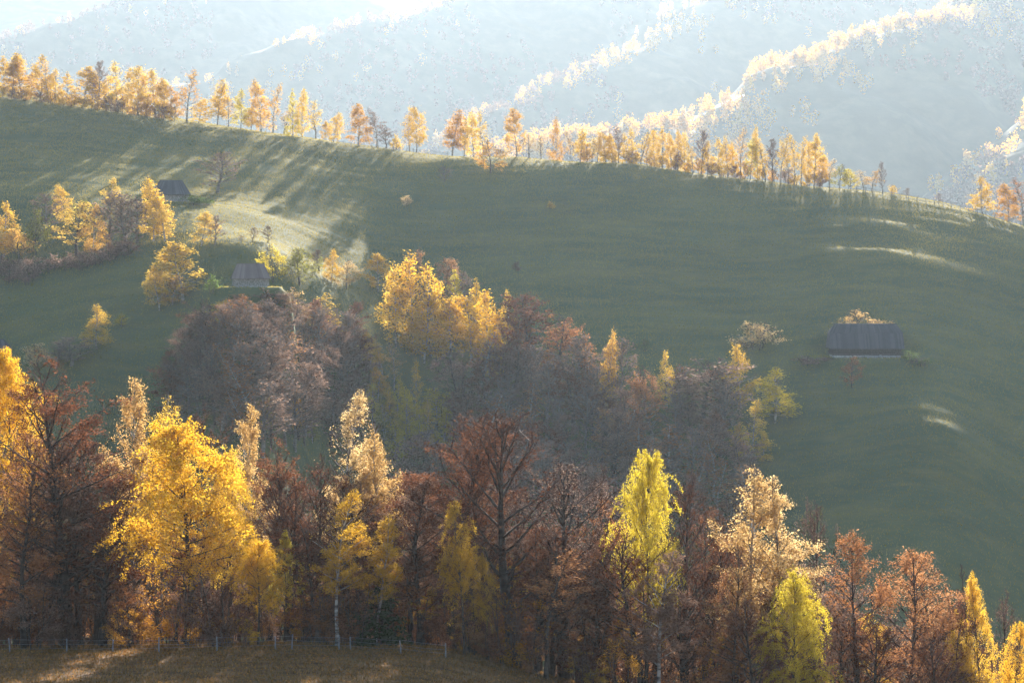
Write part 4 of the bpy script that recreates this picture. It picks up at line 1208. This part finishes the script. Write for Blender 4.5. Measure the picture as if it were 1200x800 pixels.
fence('wire_fence', fp, 1.05, .06, [.35, .65, .95], M['wood_grey'], M['wire'], .008, 'low wire fence on pale posts along the edge of the near belt', 8)

# ------------------------------------------------------------------ ground cover
def blades(name, x, y, h, w, mat, label, seed, flat=0.0):
    g = np.random.default_rng(seed)
    n = len(x)
    z = ground(x, y)
    a = g.uniform(0, 2 * np.pi, n)
    hh = h * g.uniform(.5, 1.4, n); ww = w * g.uniform(.6, 1.4, n)
    b = np.stack([x, y, z - .03], 1)
    side = np.stack([np.cos(a), np.sin(a), np.zeros(n)], 1) * ww[:, None] * .5
    tip = np.stack([g.normal(0, .3, n) * hh, g.normal(0, .3, n) * hh, hh * (1 - flat * g.random(n))], 1)
    V = np.stack([b - side, b + side, b + tip], 1).reshape(-1, 3)
    F = np.arange(3 * n).reshape(-1, 3)
    o = link(name, mesh_np(name, V, [F], [mat]))
    return tag(o, label, 'grass', None, 'stuff')

g = np.random.default_rng(4)
n = 560000
yy = 335 + 315 * g.random(n) ** .66
xx = (g.random(n) - .5) * 2 * (.29 * yy + 6)
keep = vnoise(xx / 7, yy / 4, 50) + .5 > .25 * g.random(n)
blades('meadow_grass', xx[keep], yy[keep], .30, .12, M['blade'], 'short tufted grass covering the hill meadow', 1)
n = 90000
yy = 100 + 52 * g.random(n)
xx = (g.random(n) - .5) * 2 * (.29 * yy + 5)
blades('near_grass', xx, yy, .26, .055, M['blade_near'], 'rough tufted grass on the near ground', 2)
n = 100000
yy = 104 + 70 * g.random(n)
xx = (g.random(n) - .5) * 2 * (.29 * yy + 5)
zz = ground(xx, yy) + .02 + .06 * g.random(n)
V, F = leaves(np.stack([xx, yy, zz], 1), .13, g, 0)
o = link('fallen_leaves', mesh_np('fallen_leaves', V, [F], [M['litter']]))
tag(o, 'brown fallen leaves strewn over the near ground', 'leaves', None, 'stuff')

# ------------------------------------------------------------------ trees on the far slopes
FARP = []
for s, (hh, ww, nl) in enumerate([(14, 2.6, 420), (12, 3.2, 420), (16, 2.4, 460), (10, 3.0, 360)]):
    pr = make_tree('far_tree', 200 + s, hh, .16, .14, egg(ww, .65), lambda q: 44 - 20 * q, 18, 3, 0, nl, .80, M['bark'], M['twig'], 3, .1, .04, jit=.35, patch=.2, rt=.02)
    FARP.append(pr)

def far_ground(x, y):
    i = min(max(int((x - FX[0]) / 30.0), 0), len(FX) - 2)
    j = min(max(int(np.searchsorted(FY, y) - 1), 0), len(FY) - 2)
    fx = (x - FX[i]) / 30.0; fy = (y - FY[j]) / (FY[j + 1] - FY[j])
    return (FZ[j, i] * (1 - fx) + FZ[j, i + 1] * fx) * (1 - fy) + (FZ[j + 1, i] * (1 - fx) + FZ[j + 1, i + 1] * fx) * fy

FARMESH = []
for pr in FARP:     # crown and trunk of a far tree in one mesh: too small to show its parts
    nv, nt = len(pr.crown.vertices), len(pr.trunk.vertices)
    a = np.empty(nv * 3); pr.crown.vertices.foreach_get('co', a)
    b = np.empty(nt * 3); pr.trunk.vertices.foreach_get('co', b)
    fl, mi = [], []
    for me_, off in ((pr.crown, 0), (pr.trunk, nv)):
        for k_ in (3, 4):
            f_ = [p for p in me_.polygons if len(p.vertices) == k_]
            if f_:
                fl.append(np.array([p.vertices[:] for p in f_]) + off)
                mi += [1 if off else p.material_index for p in f_]
    FARMESH.append((mesh_np('far_tree', np.concatenate([a, b]).reshape(-1, 3), fl, [M['gold'], M['twig']], mi), pr.H))
r = random.Random(17)
SPURTXT = ['the broad wooded spur behind the long ridge grove', 'the second wooded spur beyond the ridge', 'the misty wooded knoll behind the lone ridge birches',
           'the low spur behind the ridge fence', 'the faint far spur behind the dense ridge row']
FARN = [120, 75, 60, 22, 18]
for k, s in enumerate(SPURW):
    seg = []
    for a, b in zip(s[:-1], s[1:]): seg.append(math.hypot(b[0] - a[0], b[1] - a[1]))
    for q in range(FARN[k]):
        for _ in range(40):
            t = r.random() * sum(seg[:6]); i = 0
            while t > seg[i]: t -= seg[i]; i += 1
            f = t / seg[i]
            x = s[i][0] + (s[i + 1][0] - s[i][0]) * f; y = s[i][1] + (s[i + 1][1] - s[i][1]) * f
            x += r.uniform(-42, 42) * (1 if k < 2 else 1.5); y += r.uniform(-42, 42) * (1 if k < 2 else 1.5)
            if abs(x / y) < .30: break
        me, hh = FARMESH[r.randrange(4)]
        z = far_ground(x, y)
        h = r.uniform(17, 32)
        o = link('far_tree', me, None, (x, y, z - .6))
        o.rotation_euler = (0, 0, r.uniform(0, 6.28)); sc = h / hh; o.scale = (sc * r.uniform(.9, 1.4),) * 2 + (sc,)
        lf = r.choice(['pale', 'pale', 'gold', 'orange'])
        o.material_slots[0].link = 'OBJECT'; o.material_slots[0].material = M[lf]
        tag(o, '%s sunlit %s tree on ' % ('tall' if h > 27 else 'small' if h < 21 else 'middling', {'pale': 'cream', 'gold': 'golden', 'orange': 'orange'}[lf]) + SPURTXT[k], 'tree', 'sunlit trees on ' + SPURTXT[k])
# the wood on the far slopes that reads as one mass
def mass(name, xx, yy, hlo, hhi, nq, lsz, mat, label, g):
    zz = np.array([far_ground(a, b) for a, b in zip(xx, yy)])
    N = len(xx)
    u = unit(g.normal(0, 1, (N, nq, 3)))
    rad = (g.random((N, nq, 1)) ** .4)
    hh = g.uniform(hlo, hhi, (N, 1, 1)); ww = hh * g.uniform(.20, .34, (N, 1, 1))
    cen = np.stack([xx, yy, zz], 1)[:, None, :] + np.concatenate([u[..., :2] * ww * rad, u[..., 2:] * hh * .45 * rad + hh * .5], -1)
    V, F = leaves(cen.reshape(-1, 3), lsz, g, .2)
    o = link(name, mesh_np(name, V, [F], [mat]))
    return tag(o, label, 'wood', None, 'stuff')
g = np.random.default_rng(77)
tot = 5200
px_, py_ = [], []
yy = (900 + 1300 * g.random(tot * 4) ** 1.2) * FS
xx = (g.random(tot * 4) - .5) * 2 * .31 * yy
keep = (vnoise(xx / 250, yy / 330, 61) + vnoise(xx / 84, yy / 105, 62) * .2) > .03
xx, yy = xx[keep][:tot], yy[keep][:tot]
mass('far_wood', xx, yy, 13, 24, 30, 4.4, M['brown'], 'misty brown wood covering the far slopes beyond the ridge', g)
lx, ly = [], []
for k, sp in enumerate(SPURW):
    nn = [1300, 520, 330, 160, 90][k]
    A = np.array(sp)[:8, :2]
    L = np.hypot(*(A[1:] - A[:-1]).T); cum = np.concatenate([[0], np.cumsum(L)])
    t = g.random(nn) * cum[-1]
    ax, ay = np.interp(t, cum, A[:, 0]), np.interp(t, cum, A[:, 1])
    wd = (76 if k == 0 else 64) * (.5 + 1.2 * (vnoise(t / 160, t * 0 + k, 71) + .5))
    lx.append(ax + np.clip(g.normal(0, 1, nn), -1.3, 1.3) * wd); ly.append(ay + np.clip(g.normal(0, 1, nn), -1.3, 1.3) * wd)
lx, ly = np.concatenate(lx), np.concatenate(ly)
kp = (np.abs(lx / ly) < .32) & (ly < 4800) & (vnoise(lx / 70, ly / 70, 72) > -.12)
mass('spur_wood', lx[kp], ly[kp], 15, 30, 64, 2.6, M['orange'], 'pale sunlit wood along the crests of the far spurs', g)

# ------------------------------------------------------------------ haze: one closed box of even air
m, n, l = new_mat('haze_air')
pv = n.new('ShaderNodeVolumePrincipled')
pv.inputs['Color'].default_value = (.70, .86, 1.0, 1)
pv.inputs['Density'].default_value = HAZE_DENSITY
pv.inputs['Anisotropy'].default_value = HAZE_G
out = n.new('ShaderNodeOutputMaterial')
l.new(pv.outputs[0], out.inputs['Volume'])
zlo = min(float(HGT.min()), float(FZ.min())) - 1.5
zhi = float(FZ.max()) + 40
o = link('haze', boxes_mesh('haze', [box_v(-2850, 3250, -70, 6450, zlo, zhi)], m))
tag(o, 'pale sunlit haze filling the valley', 'haze', None, 'stuff')
print('HAZE BOX', zlo, zhi, 'tris', sum(len(p.vertices) - 2 for me in bpy.data.meshes for p in me.polygons))
